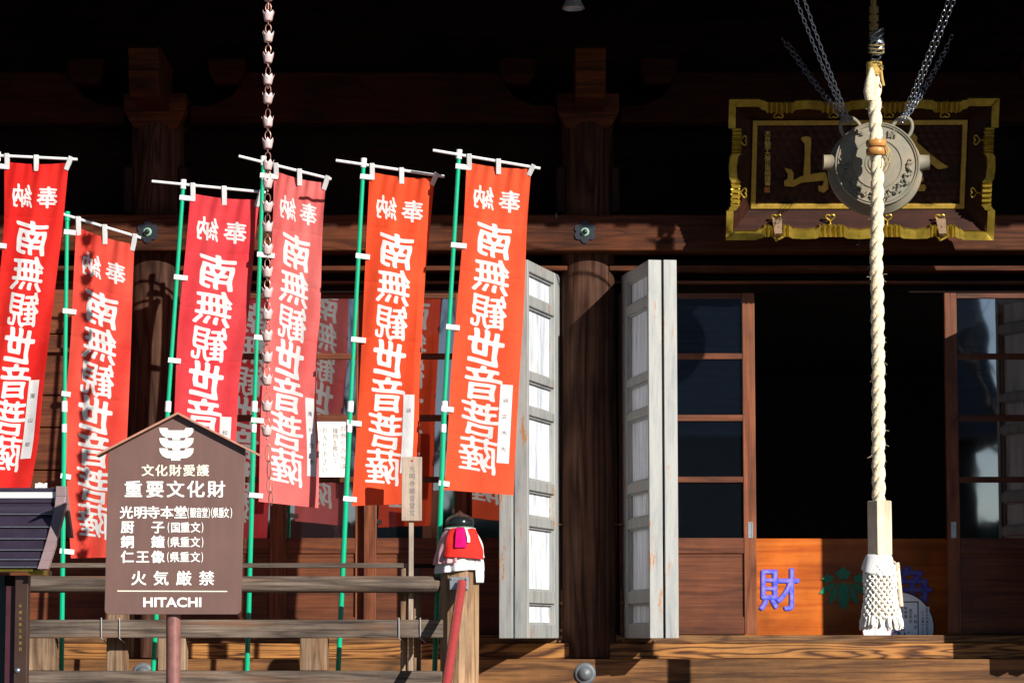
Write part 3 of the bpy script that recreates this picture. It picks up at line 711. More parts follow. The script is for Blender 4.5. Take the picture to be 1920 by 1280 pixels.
banner('orange red prayer banner half hidden by the small wooden tag', 'red5', -1.23,
       [(693, 322), (688, 427), (680, 600), (672, 760), (666, 850), (660, 948)], [(815, 334), (806, 430), (797, 527), (788, 694), (787, 770), (784, 854), (776, 944)],
       [(682, 300), (657, 760), (634, 1258)], [(630, 301), (833, 331)], 13, amp=0.016, strip_text='谷正', fold=0.012)
banner('bright vermilion prayer banner beside the grey shutters, last of the row', 'red6', -1.38,
       [(875, 304), (869, 427), (858, 560), (846, 694), (839, 827), (833, 918)], [(996, 316), (988, 427), (983, 560), (975, 694), (969, 800), (963, 928)],
       [(861, 284), (833, 760), (815, 1258)], [(812, 282), (1013, 316)], 17, amp=0.009, strip_text='谷正木大')

# ================================================================== rain chain
YC = -2.21
ch = thing('rain_chain', 'copper rain chain of tulip cups hanging before the faded salmon banner', 'rain chain', P(503, 905, YC))
def cup_mesh():
    mb = MB(); n = 48; prof = [(0.0150, -0.026), (0.0185, -0.020), (0.0205, -0.008), (0.0225, 0.006), (0.0275, 0.024)]
    vv = []
    for i, (r, h) in enumerate(prof):
        for j in range(n):
            a = 2 * PI * j / n; pk = abs(((a * 6 / (2 * PI)) % 1) - 0.5) * 2      # 1 on the petal tip
            hh = h; rr = r
            if i == 4: hh = h - 0.016 * (1 - pk) ** 0.8; rr = r - 0.003 * (1 - pk)
            if i == 3: hh = h - 0.006 * (1 - pk)
            vv.append((rr * math.cos(a), rr * math.sin(a), hh))
    ff = [(i * n + j, i * n + (j + 1) % n, (i + 1) * n + (j + 1) % n, (i + 1) * n + j) for i in range(4) for j in range(n)]
    mb.add(vv, ff, True); return mb
cup0 = None; link0 = None
cups = [30, 69, 108, 149, 184, 228, 269, 309, 343, 387, 425, 467, 509, 548, 589, 629, 669, 711, 760, 806]
for i, py in enumerate(cups):
    px = 503 - 3.0 * i / 20
    p = P(px, py, YC) - ch.location
    if cup0 is None:
        cup0 = cup_mesh().build('cup', M['copper']); o = cup0; sm = o.modifiers.new('thick', 'SOLIDIFY'); sm.thickness = 0.0016
        mb = MB(); mb.tube([(0.0125 * math.cos(t), 0.0, 0.036 + 0.021 * math.sin(t)) for t in [PI * 2 * k / 20 for k in range(20)]], 0.0022, 6, closed=True)
        mb.tube([(0, 0.006 * math.cos(2 * PI * k / 12), -0.031 + 0.012 * math.sin(2 * PI * k / 12)) for k in range(12)], 0.0018, 6, closed=True)
        link0 = mb.build('link', M['copperlink'])
    else:
        o = cup0.copy(); COL.objects.link(o)
    o.parent = ch; o.location = p; o.rotation_euler = (random.uniform(-.05, .05), random.uniform(-.08, .08), random.uniform(-.5, .5))
    l = link0 if i == 0 else link0.copy()
    if i: COL.objects.link(l)
    l.parent = ch; l.location = p; l.rotation_euler = (0, 0, random.uniform(-.5, .5))
py = 832
for k, h in enumerate((34, 34, 30, 26)):
    c = P(503 + 1.5 * k, py + h / 2, YC); hh = h / 2 / 423.0; mb = MB()
    ang = 0.3 if k % 2 == 0 else 0.9
    for s_ in (ang, ang + 1.3):
        mb.tube([c + Vector((0.0145 * math.cos(t) * math.cos(s_), 0.0145 * math.cos(t) * math.sin(s_), hh * math.sin(t))) for t in [2 * PI * j / 20 for j in range(20)]], 0.0019, 6, closed=True)
    mb.build('link', M['copperlink'], ch); py += h - 3
mb = MB(); mb.tube([P(503, 18, YC), P(503, -10, YC), Vector((P(503, 0, YC).x, YC, zE + .6))], 0.003, 6); mb.build('hanger_wire', M['copperlink'], ch)
c = P(503, -8, YC) - ch.location; o = cup0.copy(); COL.objects.link(o); o.parent = ch; o.location = c

# ================================================================== brown gabled sign
YS = -3.8
sg = thing('notice_sign', 'brown gabled metal sign on a red post with white Japanese lines', 'sign', P(325, 1400, YS))
fnS = lambda a, b, d: P(a, b, YS) + Vector((0, d, 0))
rr_ = lambda cx, cy, a0: [(cx + 8 * math.cos(math.radians(a0 + k * 22.5)), cy + 8 * math.sin(math.radians(a0 + k * 22.5))) for k in range(5)]
out = [(333, 777), (459, 841)] + [(460, 850)] + rr_(443, 1143, 0)[:] + rr_(204, 1143, 90) + [(203, 850), (204, 841)]
mb = MB(); mb.poly(out, fnS, 0, 0.03); bo = mb.build('board', M['signbrown'], sg, bevel=0.003)
mb = MB()
for e in ((180, 851), (487, 851)):
    a, b = (333, 772), e
    q = [P(a[0], a[1], YS - .03), P(b[0], b[1], YS - .03), P(b[0], b[1] + 4, YS - .03), P(a[0], a[1] + 4, YS - .03)]
    mb.hexa(q, [p + Vector((0, 0.085, 0)) for p in q])
mb.build('sign_roof', M['signtrim'], sg)
mb = MB(); mb.tube([P(325, 1140, YS + .045), P(325, 1290, YS + .045), Vector((P(322, 1290, YS).x, YS + .045, 0))], 0.028, 24); mb.build('post', M['signpost'], sg)
fnL = lambda a, b: P(a, b, YS - 0.002)
mb = MB()
for xs, s_, y, sz in (((250, 290.5, 329, 367, 405.5), '重要文化財', 917, 29), ((260, 301.7, 344.5, 387.5), '火気厳禁', 1083.7, 25)):
    for x, c in zip(xs, s_): put(mb, c, fnL, x, y, sz, off=0.022)
for xs, s_, y in (((237, 263, 287.5, 313, 338.7), '光明寺本堂', 960.5), ((239, 296), '厨子', 988), ((239, 296), '銅鐘', 1015.5), ((239, 267.5, 296), '仁王像', 1043.7)):
    for x, c in zip(xs, s_): put(mb, c, fnL, x, y, 21.5, off=0.026)
for xs, s_, y, w_, h_ in (((316, 329, 347, 366.5, 379.5), '(国重文)', 988.5, 17, 18), ((316, 328, 346.5, 366, 379.5), '(県重文)', 1016, 17, 18), ((315, 327.5, 346, 366, 379), '(県重文)', 1044, 17, 18),
                          ((353, 362, 373, 384, 392), '(観音堂)', 961, 10.5, 18), ((397.5, 404.5, 415, 424, 433.5), '(県重文)', 961, 10, 18)):
    for x, c in zip(xs, s_):
        if c in '()': put(mb, c, fnL, x, y, 3.2, 20, 0.012, True)
        else: put(mb, c, fnL, x, y, w_ * .92, h_, 0.02)
put(mb, 'HITACHI', fnL, 323, 1128.3, 109, 18.5, 0.030, True)
mb.build('lettering', M['letterw'], bo, fixn=False)
mb = MB()
for x, c in zip((277, 302.5, 328.8, 354.7, 380.4), '文化財愛護'): put(mb, c, fnL, x, 881.8, 20, off=0.022)
mb.add([fnL(220, 1106.2), fnL(426, 1107), fnL(426, 1109), fnL(220, 1108.4)], [(0, 1, 2, 3)])
mb.build('lettering', M['lettery'], bo, fixn=False)
mb = MB()
for k in range(3):
    dy = k * 106; ex = 20 if k == 2 else 0
    o_ = [(660, 178), (742, 178), (756, 203), (922, 203), (935, 178), (1018, 178), (1012, 222), (985, 258), (945, 279), (880 + ex * .2, 281), (874, 303 + ex * 0), (800, 303), (795, 281), (735, 279), (695, 258), (668, 222)]
    if k == 2: o_ = o_[:9] + [(882, 281), (878, 306), (785, 306), (782, 281)] + o_[13:]
    mb.poly([(180 + a / 5.565, 770 + (b + dy) / 5.565) for a, b in o_], lambda a, b, d: P(a, b, YS - 0.002) + Vector((0, d, 0)), -0.001, 0.0015)
mb.build('emblem', M['letterw'], bo)

# ================================================================== railing
YR = -1.5
rail = thing('veranda_railing', 'weathered grey wooden railing along the veranda, ending at a newel post', 'railing', P(862, 1290, YR))
xl = -4.6
mb = MB(); xe = X(826, YR, 1095); zc_ = Z(1095, YR)
mb.tube([(xl, YR, zc_), (xe - .02, YR, zc_), (xe - .008, YR, zc_), (xe, YR, zc_)], [.0385, .0385, .034, .026], 20); mb.build('top_rail', M['grey'], rail)
mb = MB(); mb.box(xl, X(832, YR, 1178), YR - .05, YR + .03, Z(1195, YR - .05), Z(1161, YR - .05)); mb.build('middle_rail', M['grey'], rail, bevel=0.005)
mb = MB(); mb.box(xl, X(830, YR, 1270), YR - .06, YR + .05, Z(1312, YR - .06), Z(1257, YR - .06)); mb.build('bottom_rail', M['grey'], rail, bevel=0.008)
for a, b in ((50, 80), (296, 344), (562, 613), (-220, -170)):
    mb = MB(); x0 = X(a, YR - .045, 1225); mb.box(x0, x0 + 0.128, YR - .045, YR + .07, Z(1256.5, YR - .045), Z(1195.5, YR - .045)); mb.build('strut', M['greyz'], rail, bevel=0.004)
c = P(862, 1090, YR + .0)
mb = MB(); mb.lathe([(0.092, 0.05), (0.094, Z(1200, YR)), (0.094, Z(1070, YR)), (0.085, Z(1000, YR)), (0.05, Z(992, YR))], 10, Matrix.Translation((c.x, YR, 0)) @ Matrix.Rotation(PI / 10, 4, 'Z'), smooth=False)
nw = mb.build('newel_post', M['newel'], rail, bevel=0.02)
mb = MB(); zb = Z(992, YR); mb.lathe([(0.05, zb - .02), (0.056, zb), (0.064, zb + .006), (0.064, zb + .012)], 32, Matrix.Translation((c.x, YR, 0))); mb.build('finial_collar', M['finialgreen'], nw)
mb = MB(); mb.lathe([(0.062, zb + .0125), (0.0665, zb + .024), (0.065, zb + .040), (0.055, zb + .056), (0.037, zb + .067), (0.017, zb + .075), (0.006, zb + .084), (0, zb + .091)], 40, Matrix.Translation((c.x, YR, 0))); mb.build('finial', M['finial'], nw)
# handrail of the steps
hr = thing('step_handrail', 'shiny red pipe handrail bolted to the newel post with a metal plate', 'handrail', P(864, 1095, -1.6))
a = P(866, 1092, -1.61); b = P(836, 1290, -2.10); mb = MB(); d = (b - a)
mb.tube([a + Vector((0, .0, 0)), a + d * .04, b, b + d * 1.4], 0.0222, 20); mb.build('pipe', M['pipe'], hr)
mb = MB(); mb.pbox(843, 878, 1081, 1105, -1.598, -1.588); pl_ = mb.build('mount_plate', M['zinc'], hr, bevel=0.002)
mb = MB()
for q in ((847, 1085), (874, 1085), (874, 1101)):
    mb.lathe([(0.005, 0), (0.005, .004), (0, .005)], 8, Matrix.Translation(P(*q, -1.598)) @ Matrix.Rotation(PI / 2, 4, 'X'))
mb.build('screws', M['steel'], pl_)
# the mirrored newel beyond the steps stands outside the picture
# ---- bib tied round the newel
bib = thing('cloth_bib', 'layered red and white cloth bib tied round the newel finial', 'bib', P(862, 1090, YR))
ctr = Vector((c.x, YR, 0))
def skirt(name, mat, z_top, z_bot, r0, r1, a0, a1, fold, nf, hem=0.0, ph=0.0, bulge=0.3, sq=1.0):
    mb = MB()
    def fn(u, v):
        a = a0 + (a1 - a0) * u
        r = r0 + (r1 - r0) * (v ** (1 - bulge)) + fold * v ** 1.3 * (math.sin(nf * a + ph + 1.2 * v) + .5 * math.sin(nf * 1.7 * a - 2 * v + ph)) + .0025 * math.sin(5 * a + 9 * v + ph) + .006 * math.sin(PI * v)
        z = z_top + (z_bot - z_top) * v + hem * v * v * math.sin(1.6 * a + ph)
        return ctr + Vector((r * math.sin(a), -r * math.cos(a) * sq, z))
    mb.grid(120, 28, fn); o = mb.build(name, M[mat], bib, fixn=False)
    m = o.modifiers.new('thick', 'SOLIDIFY'); m.thickness = 0.002; return o
zt = Z(990, YR)
skirt('under_skirt', 'tape', zt - .02, Z(1072, YR), 0.060, 0.108, -2.6, 2.6, 0.006, 9, 0.008, 0.4)
skirt('side_flap', 'tape', zt - .05, Z(1092, YR), 0.085, 0.110, 0.75, 1.35, 0.004, 9, 0.0, 0.2)
skirt('pink_layer', 'bibpink', zt - .004, Z(1057, YR), 0.062, 0.118, -2.4, -0.1, 0.005, 14, 0.004, 1.0)
skirt('red_front', 'bibred', zt - .002, Z(1048, YR), 0.071, 0.124, -0.62, 1.15, 0.004, 6, 0.006, 2.0, 0.25)
skirt('white_back', 'tape', zt - .001, Z(1044, YR), 0.064, 0.113, 1.16, 2.5, 0.003, 8, 0.004, 2.0)
skirt('magenta_ribbon', 'bibmag', zt + .001, Z(1028, YR), 0.077, 0.126, -0.16, 0.26, 0.003, 10, 0.004, 0.0, 0.35)
skirt('white_tie', 'tape', zt - .004, Z(1018, YR), 0.077, 0.122, 0.30, 0.42, 0.002, 6, 0.0, 0.0)
mb = MB(); mb.tube([ctr + Vector((0.068 * math.cos(t), 0.068 * math.sin(t), zt - .004)) for t in [2 * PI * k / 24 for k in range(24)]], 0.006, 8, closed=True); mb.build('neck_cord', M['tape'], bib)

# ================================================================== low barrier behind the railing and the wooden tag
YB = -1.43
bar_ = thing('low_barrier', 'slim grey wooden bar on two posts wired to the railing', 'barrier', P(480, 1290, YB))
mb = MB(); mb.box(-4.6, X(757, YB, 1060), YB - .02, YB + .02, Z(1064, YB), Z(1055, YB)); mb.build('bar', M['grey'], bar_, bevel=0.002)
mb = MB(); mb.pbox(757.5, 826, 1056, 1064, YB + .05, YB + .09); mb.build('bar', M['darkz'], bar_)
for a, b in ((200, 240), (751, 764)):
    mb = MB(); mb.pbox(a, b, 1064.5, 1300, YB - .01, YB + .035); mb.build('post', M['greyz'], bar_, bevel=0.003)
mb = MB(); mb.pbox(776, 789, 1064.5, 1300, YB + .05, YB + .09); mb.build('post', M['greyz'], bar_, bevel=0.003)
for px in (190, 224, 748, 788):
    q = lambda py, y: P(px, py, y)
    mb = MB(); y0 = YR - .056
    mb.tube([q(1159, y0 + .09), q(1158, y0), q(1176, y0 - .002), q(1196, y0), P(px + 10, 1204, y0 + .09)], 0.0027, 6); mb.build('wire_tie', M['wiregrey'], bar_)
tg = thing('wooden_tag', 'small pale wooden tag on a stake beside the last banner', 'tag', P(770, 1290, YB - .02))
mb = MB(); mb.pbox(753, 791, 856, 976, YB - .045, YB - .03); tb = mb.build('tag_board', M['tagwood'], tg, bevel=0.003)
mb = MB(); column_text(mb, '光明寺観音堂文', lambda a, b: P(a, b, YB - .0465), 773, 872, 968, 9.5, 0.0); mb.build('lettering', M['inkgrey'], tb, fixn=False)
mb = MB(); mb.lathe([(0.0045, 0), (0.0045, .004), (0, .005)], 10, Matrix.Translation(P(773, 863, YB - .045)) @ Matrix.Rotation(PI / 2, 4, 'X')); mb.build('pin', M['bibred'], tb)
mb = MB(); mb.pbox(766, 775, 940, 1300, YB - .029, YB - .014); mb.build('stake', M['tagwood'], tg, bevel=0.002)

# ================================================================== small roofed case at the left edge
YK = -3.3
ks = thing('roofed_case', 'small roofed notice case with purple metal roof and brown post', 'notice case', P(20, 1400, YK))
yk = lambda py: YK - (py - 935) / 135.0 * 0.28
rx = lambda py: 104 - (py - 940) * 0.17 - ((py - 940) / 130.0) ** 2 * 12
rows = [940, 963, 987, 1009, 1030, 1048, 1062]
mb = MB()
for a, b in zip(rows[:-1], rows[1:]):
    p = [P(-260, a + 1.5, yk(a)), P(rx(a), a + 1.5, yk(a)), P(rx(b), b, yk(b) - .012), P(-260, b, yk(b) - .012)]
    mb.hexa(p, [q + Vector((0, .03, -.012)) for q in p])
rk = mb.build('roof', M['roofmetal'], ks)
mb = MB()
for b in rows[1:]:
    p0, p1 = P(-260, b + .6, yk(b) - .013), P(rx(b), b + .6, yk(b) - .013); mb.tube([p0, p1], 0.0022, 6)
mb.build('roof_seam', M['zinc'], rk)
mb = MB(); mb.pbox(-260, 106, 914, 921, YK - .03, YK + .03); mb.pbox(-260, 103, 933, 942, YK - .02, YK + .02); mb.build('ridge', M['roofmetal'], rk)
mb = MB(); mb.pbox(-260, 104, 921, 933, YK - .025, YK + .025); mb.build('ridge_band', M['whitepl'], rk)
mb = MB()
def band(pts, wd, dy):
    for (x0, y0, d0), (x1, y1, d1) in zip(pts[:-1], pts[1:]):
        q = [P(x0 - wd / 2, y0, d0), P(x0 + wd / 2, y0, d0), P(x1 + wd / 2, y1, d1), P(x1 - wd / 2, y1, d1)]
        mb.hexa(q, [p + Vector((0.004, dy, 0)) for p in q])
cv = [(114, 911, YK - .05), (114, 930, YK - .05)] + [(114 - ((k / 8) ** 1.35) * 35, 930 + k * 17, yk(930 + k * 17) - .03) for k in range(1, 9)]
band(cv, 19, 0.03)
mb.build('bargeboard', M['barge'], rk, bevel=0.002)
mb = MB()
band([(119, 912, YK + .04), (122, 945, YK + .06), (127, 980, YK + .10), (131, 1008, YK + .14)], 8, 0.03)
mb.build('bargeboard', M['barge'], rk, bevel=0.002)
mb = MB(); mb.pbox(-260, 62, 1065, 1070, YK - .26, YK - .02); mb.pbox(53, 80, 1068, 1077, YK - .24, YK - .02); mb.build('eave_trim', M['gold'], rk)
mb = MB(); mb.pbox(27, 51, 1078, 1300, YK - .2, YK - .14); mb.box(X(27, YK - .2, 1300), X(51, YK - .2, 1300), YK - .2, YK - .14, 0, Z(1300.5, YK - .2)); kp = mb.build('post', M['postbrown'], ks, bevel=0.002)
mb = MB(); column_text(mb, '平成元年三月吉日', lambda a, b: P(a, b, YK - .202), 38, 1130, 1222, 5, 0.0); mb.build('lettering', M['goldtext'], kp, fixn=False)
mb = MB(); mb.lathe([(0.010, 0), (0.009, .006), (0, .009)], 16, Matrix.Translation(P(33, 1256, YK - .2)) @ Matrix.Rotation(PI / 2, 4, 'X')); mb.build('bolt', M['steel'], kp)
mb = MB(); mb.pbox(9, 27, 1098, 1400, YK - .17, YK - .13); mb.build('side_panel', M['darkred'], ks)
mb = MB(); mb.pbox(-260, 9, 1078, 1400, YK - .12, YK - .09); mb.build('back_panel', M['darkgreen'], ks)
mb = MB(); mb.pbox(9, 27, 1078, 1098, YK - .12, YK - .09); mb.build('dark_lining', M['inter'], ks)
# crumpled paper on the ridge
rs = random.Random(4); mb = MB()
mb.grid(6, 4, lambda u, v: P(66 + 22 * u, 914 - 9 * v + (3 if u < .3 else 0) * (1 - v), YK - .02 + .035 * v) + Vector((0, rs.uniform(-.006, .006), rs.uniform(-.004, .004))), False)
sc_ = mb.build('paper_scrap', M['paper'], None, P(77, 914, YK), fixn=False); mo = sc_.modifiers.new('thick', 'SOLIDIFY'); mo.thickness = 0.002
tag(sc_, 'crumpled scrap of white paper lying on the purple roof ridge', 'paper')

# ================================================================== plaque over the doorway
pq = thing('gilded_plaque', 'dark carved name plaque in a wavy gilded frame over the doorway', 'plaque', P(1612, 447, -0.40))
# local plane: s across 0..1, t down 0..1 between the four outer corners; depth along the outward normal
c00, c10, c11, c01 = P(1366, 184, -0.66), P(1872, 182, -0.66), P(1861, 447, -0.40), P(1360, 447, -0.40)
nrm = (c10 - c00).cross(c01 - c00).normalized()
if nrm.y > 0: nrm = -nrm
def Q(s_, t_, d=0.0):
    a = c00 + (c10 - c00) * s_; b = c01 + (c11 - c01) * s_
    return a + (b - a) * t_ + nrm * d
def qpx(px, py, d=0.0):
    """plaque point by its picture position inside the frame"""
    t_ = (py - 184.0) / 263.0; x0 = 1366 - 6 * t_; x1 = 1872 - 11 * t_
    return Q((px - x0) / (x1 - x0), t_, d)
def wave(s_, groups, L):
    """inward push of the frame edge (metres) along one side of length L; 0..1"""
    e = min(s_, 1 - s_) * L
    w_ = 0.0
    if e < 0.15: return 0.0
    w_ = 0.016 * min((e - 0.15) / 0.02, 1)
    for g_ in groups:
        x = abs(s_ - g_) * L
        if x < 0.065: w_ = 0.027 + 0.006 * abs(math.sin((s_ - g_) * L / 0.026 * PI))
        elif x < 0.085: w_ = 0.027 - (x - .065) / .02 * .014
    gs = sorted(groups)
    for a, b in zip(gs[:-1], gs[1:]):
        m = (a + b) / 2; x = abs(s_ - m) * L
        if x < 0.05: w_ -= 0.006 * (1 - x / 0.05)
    return w_
SIDES = []
WT, HT = (c10 - c00).length, (c01 - c00).length
def side_pts(kind):
    n = 560 if kind in 'TB' else 300
    r = []
    for i in range(n + 1):
        s_ = i / n
        if kind in 'TB':
            g_ = (0.19, 0.395, 0.605, 0.81); wv = wave(s_, g_, WT); o_, i_ = wv * 0.55, wv + 0.040
            k = min(s_, 1 - s_) * WT; i_m = i_
            so = s_; si = min(max(s_, 0.040 / WT), 1 - 0.040 / WT)
            to, ti = o_ / HT, i_m / HT
            if kind == 'B': to, ti = 1 - to, 1 - ti
            d = 0.022 + (0.010 * math.sin((s_) * WT / 0.026 * PI * 2) if any(abs(s_ - q) * WT < 0.06 for q in g_) else 0.004 * math.cos(s_ * 40))
            r.append(((so, to), (si, ti), d))
        else:
            g_ = (0.30, 0.67); wv = wave(s_, g_, HT); wv *= 1.0
            so = s_; si = min(max(s_, 0.040 / HT), 1 - 0.040 / HT)
            a, b = wv * 0.7 / WT, (wv + 0.036) / WT
            if kind == 'R': a, b = 1 - a, 1 - b
            d = 0.022 + (0.010 * math.sin((s_) * HT / 0.026 * PI * 2) if any(abs(s_ - q) * HT < 0.06 for q in g_) else 0.004 * math.cos(s_ * 30))
            r.append(((a, so), (b, si), d))
    return r
for kind in 'TBLR':
    pts = side_pts(kind); mb = MB(); n = len(pts)
    vv = []
    for o_, i_, d in pts: vv += [Q(*o_, 0.0), Q(*o_, 0.03 + d * .5), Q(*i_, 0.012 + d), Q(*i_, -0.01)]
    ff = [(4 * i + k, 4 * i + 4 + k, 4 * i + 4 + (k + 1) % 4, 4 * i + (k + 1) % 4) for i in range(n - 1) for k in range(4)]
    mb.add(vv, ff, True); mb.build('gilt_border', M['gold'], pq)
# flared dark board between border and inner frame, recessed panel
s0, s1, t0, t1 = (1413 - 1364) / 505., (1818 - 1364) / 505., (231 - 184) / 263., (397 - 184) / 263.
RD = -0.085
mb = MB()
o4 = [(0.03, 0.06), (0.97, 0.06), (0.97, 0.94), (0.03, 0.94)]; i4 = [(s0, t0), (s1, t0), (s1, t1), (s0, t1)]
for k in range(4):
    a, b = o4[k], o4[(k + 1) % 4]; c_, d_ = i4[(k + 1) % 4], i4[k]
    q = [Q(*a, 0.006), Q(*b, 0.006), Q(*c_, RD), Q(*d_, RD)]
    mb.hexa(q, [p - nrm * 0.03 for p in q])
mb.build('flared_board', M['plaquewood'], pq)
mb = MB(); fw, fh = 9 / 505., 9 / 263.
for (a, b, c_, d_) in ((s0, s1, t0, t0 + fh), (s0, s1, t1 - fh, t1), (s0, s0 + fw, t0 + fh, t1 - fh), (s1 - fw, s1, t0 + fh, t1 - fh)):
    q = [Q(a, c_, RD + .012), Q(b, c_, RD + .012), Q(b, d_, RD + .012), Q(a, d_, RD + .012)]; mb.hexa(q, [p - nrm * .03 for p in q])
mb.build('inner_frame', M['goldtext'], pq, bevel=0.002)
mb = MB(); hx = 0.047
def scoop(u, v):
    s_, t_ = s0 + fw + (s1 - s0 - 2 * fw) * u, t0 + fh + (t1 - t0 - 2 * fh) * v
    x, y = s_ * WT, t_ * HT; best = 9
    r_ = round(y / (hx * .87))
    for rr in (r_ - 1, r_, r_ + 1):
        k = round(x / hx - (rr % 2) * .5) + (rr % 2) * .5
        best = min(best, (x - k * hx) ** 2 + (y - rr * hx * .87) ** 2)
    return Q(s_, t_, RD - 0.012 + min(best / (hx * .55) ** 2, 1.0) * 0.007)
mb.grid(220, 84, scoop); mb.build('carved_panel', M['plaquewood'], pq)
fd = lambda a, b, d: qpx(a, b, RD + d)
mnt = [(500, 395), (540, 382), (585, 395), (588, 440), (580, 560), (580, 720), (690, 720), (672, 705), (715, 705), (738, 780), (740, 850), (700, 885), (655, 870), (650, 822), (690, 822), (703, 775), (690, 768), (500, 795), (430, 830), (350, 825), (345, 780), (378, 760), (380, 720), (348, 665), (412, 677), (430, 710), (430, 775), (490, 740), (518, 735), (530, 560), (530, 450), (500, 412)]
mnt.remove((690, 720)); mnt.remove((690, 768))
mb = MB(); mb.poly([(1400 + a / 4.742, 180 + b / 4.742) for a, b in mnt], fd, -0.004, 0.012)
mb.build('large_lettering', M['goldtext'], pq); mb = MB()
kin = [(300, 388), (340, 375), (370, 410), (366, 450), (480, 550), (560, 612), (628, 655), (600, 668), (540, 675), (500, 640), (430, 580), (350, 500), (250, 400)]
kin2 = [(60, 800), (430, 800), (445, 825), (430, 855), (60, 855)]; kin3 = [(330, 735), (405, 738), (425, 748), (420, 775), (330, 772)]
for sh in (kin, kin2, kin3): mb.poly([(1640 + a / 4.415, 170 + b / 4.415) for a, b in sh], fd, -0.004, 0.012)
mb.build('large_lettering', M['goldtext'], pq)
mb = MB(); column_text(mb, '天台勧学大僧正良順謹書', lambda a, b: qpx(a, b, RD + 0.004), 1442, 251, 354, 10.0, 0.020); mb.build('small_lettering', M['goldbright'], pq, fixn=False)
mb = MB(); p4 = [fd(a, b, 0.0) for a, b in ((1436, 357), (1446, 357), (1446, 367), (1436, 367))]; mb.hexa(p4, [p - nrm * .01 for p in p4]); mb.build('seal', M['seal'], pq)
def heart(px, py, ang, d=0.02):
    """gilt heart ring with a stem; ang = direction of the stem in the picture (0 up)"""
    mb = MB(); pts = []
    for k in range(28):
        t = 2 * PI * k / 28
        x = 8.3 * math.sin(t) ** 3 * 1.05; y = -(6.6 * math.cos(t) - 2.6 * math.cos(2 * t) - .9 * math.cos(3 * t) - .3 * math.cos(4 * t)) * .82
        # the heart's point looks along the stem
        ca, sa = math.cos(ang + PI), math.sin(ang + PI)
        pts.append(qpx(px + x * ca - y * sa, py + x * sa + y * ca, d))
    mb.tube(pts, 0.0042, 8, closed=True)
    ux, uy = math.sin(ang), -math.cos(ang)
    mb.tube([qpx(px + ux * 7, py + uy * 7, d), qpx(px + ux * 16, py + uy * 16, d)], 0.005, 8)
    mb.build('heart_fitting', M['gold'], pq)
for hxp in (1460, 1563, 1667, 1772): heart(hxp, 217, 0.0, -0.012)
for hxp in (1456, 1557, 1664, 1763): heart(hxp, 408, PI, -0.012)
for hyp in (264, 362): heart(1395, hyp, -PI / 2, -0.012); heart(1832 - (hyp - 264) * .06, hyp, PI / 2, -0.012)
for px in (1457, 1764):
    mb = MB(); q = [qpx(px - 9, 410, 0.002), qpx(px + 9, 410, 0.002), qpx(px + 7, 432, 0.07), qpx(px - 7, 432, 0.07)]
    mb.hexa(q, [p - nrm * .006 for p in q])
    q = [qpx(px - 7, 432.3, 0.07), qpx(px + 7, 432.3, 0.07), qpx(px + 5, 446, 0.03), qpx(px - 5, 446, 0.03)]; mb.hexa(q, [p - nrm * .006 for p in q])
    mb.build('strap', M['strap'], pq)
    mb = MB(); p0 = P(px + 12, 444, -0.44); p1 = P(px - 2, 451, -0.47); mb.tube([p0, p1], 0.006, 10); mb.tube([P(px - 10, 440, -.44), P(px - 2, 450, -.46)], 0.005, 8); mb.build('support_peg', M['gold'], pq)

# ================================================================== gong
YG = -1.30
G0 = P(1645, 307, YG)
gong = thing('temple_gong', 'green grey bronze gong hung on chains before the plaque', 'gong', G0)
R = Matrix.Translation(G0) @ Matrix.Rotation(PI / 2, 4, 'X') @ Matrix.Rotation(math.radians(0), 4, 'X')
# local z of R points toward the viewer (-y)
pr = [(0, .010), (.020, .012), (.040, .010), (.0405, .014), (.0445, .014), (.045, .009), (.055, .008), (.057, .011), (.060, .011), (.062, .007), (.115, .004), (.1165, .009), (.1205, .009), (.122, .003), (.185, -.004), (.1865, .003), (.190, .004), (.1915, -.003), (.196, -.003), (.1975, .002), (.202, .002), (.206, -.008)]
for k in range(9): 
    r = .209 + .0036 * k; h = -.014 - .0062 * k
    pr += [(r, h), (r + .0022, h - .0012), (r + .0016, h - .0042)]
pr += [(.243, -.078), (.243, -.10), (.236, -.12), (.20, -.135), (.0, -.14)]
NF = sum(1 for r_, h_ in pr if r_ <= .2065 and h_ > -.02)
mb = MB(); mb.lathe(pr, 96, R, rad=lambda a, i: 1.0 if i < NF else .945 - .085 * math.sin(a) * (1 if math.sin(a) > 0 else .5)); gd = mb.build('disc', M['bronze'], gong)
for sx in (-1, 1):
    mb = MB(); a = G0 + Vector((sx * .195, .045, .012)); b = G0 + Vector((sx * .255, .045, .014))
    mb.tube([a, a + (b - a) * .4, a + (b - a) * .93, b, b, a + (b - a) * .9], [.044, .038, .036, .038, .029, .024], 28, cap=True); mb.build('lug', M['bronze'], gong)

for sx in (-1, 1):
    mb = MB(); hc = G0 + Vector((sx * .122, .02, .172))
    a0 = math.radians(-75 if sx > 0 else 75)
    pts = []
    for k in range(17):
        t = math.radians(-25 + 230 * k / 16)
        x, z = .046 * math.cos(t), .062 * math.sin(t)
        th = -sx * math.radians(33); pts.append(hc + Vector((x * math.cos(th) - z * math.sin(th), 0, x * math.sin(th) + z * math.cos(th))))
    mb.tube(pts, .0095, 12); mb.build('ear_loop', M['bronze'], gong)
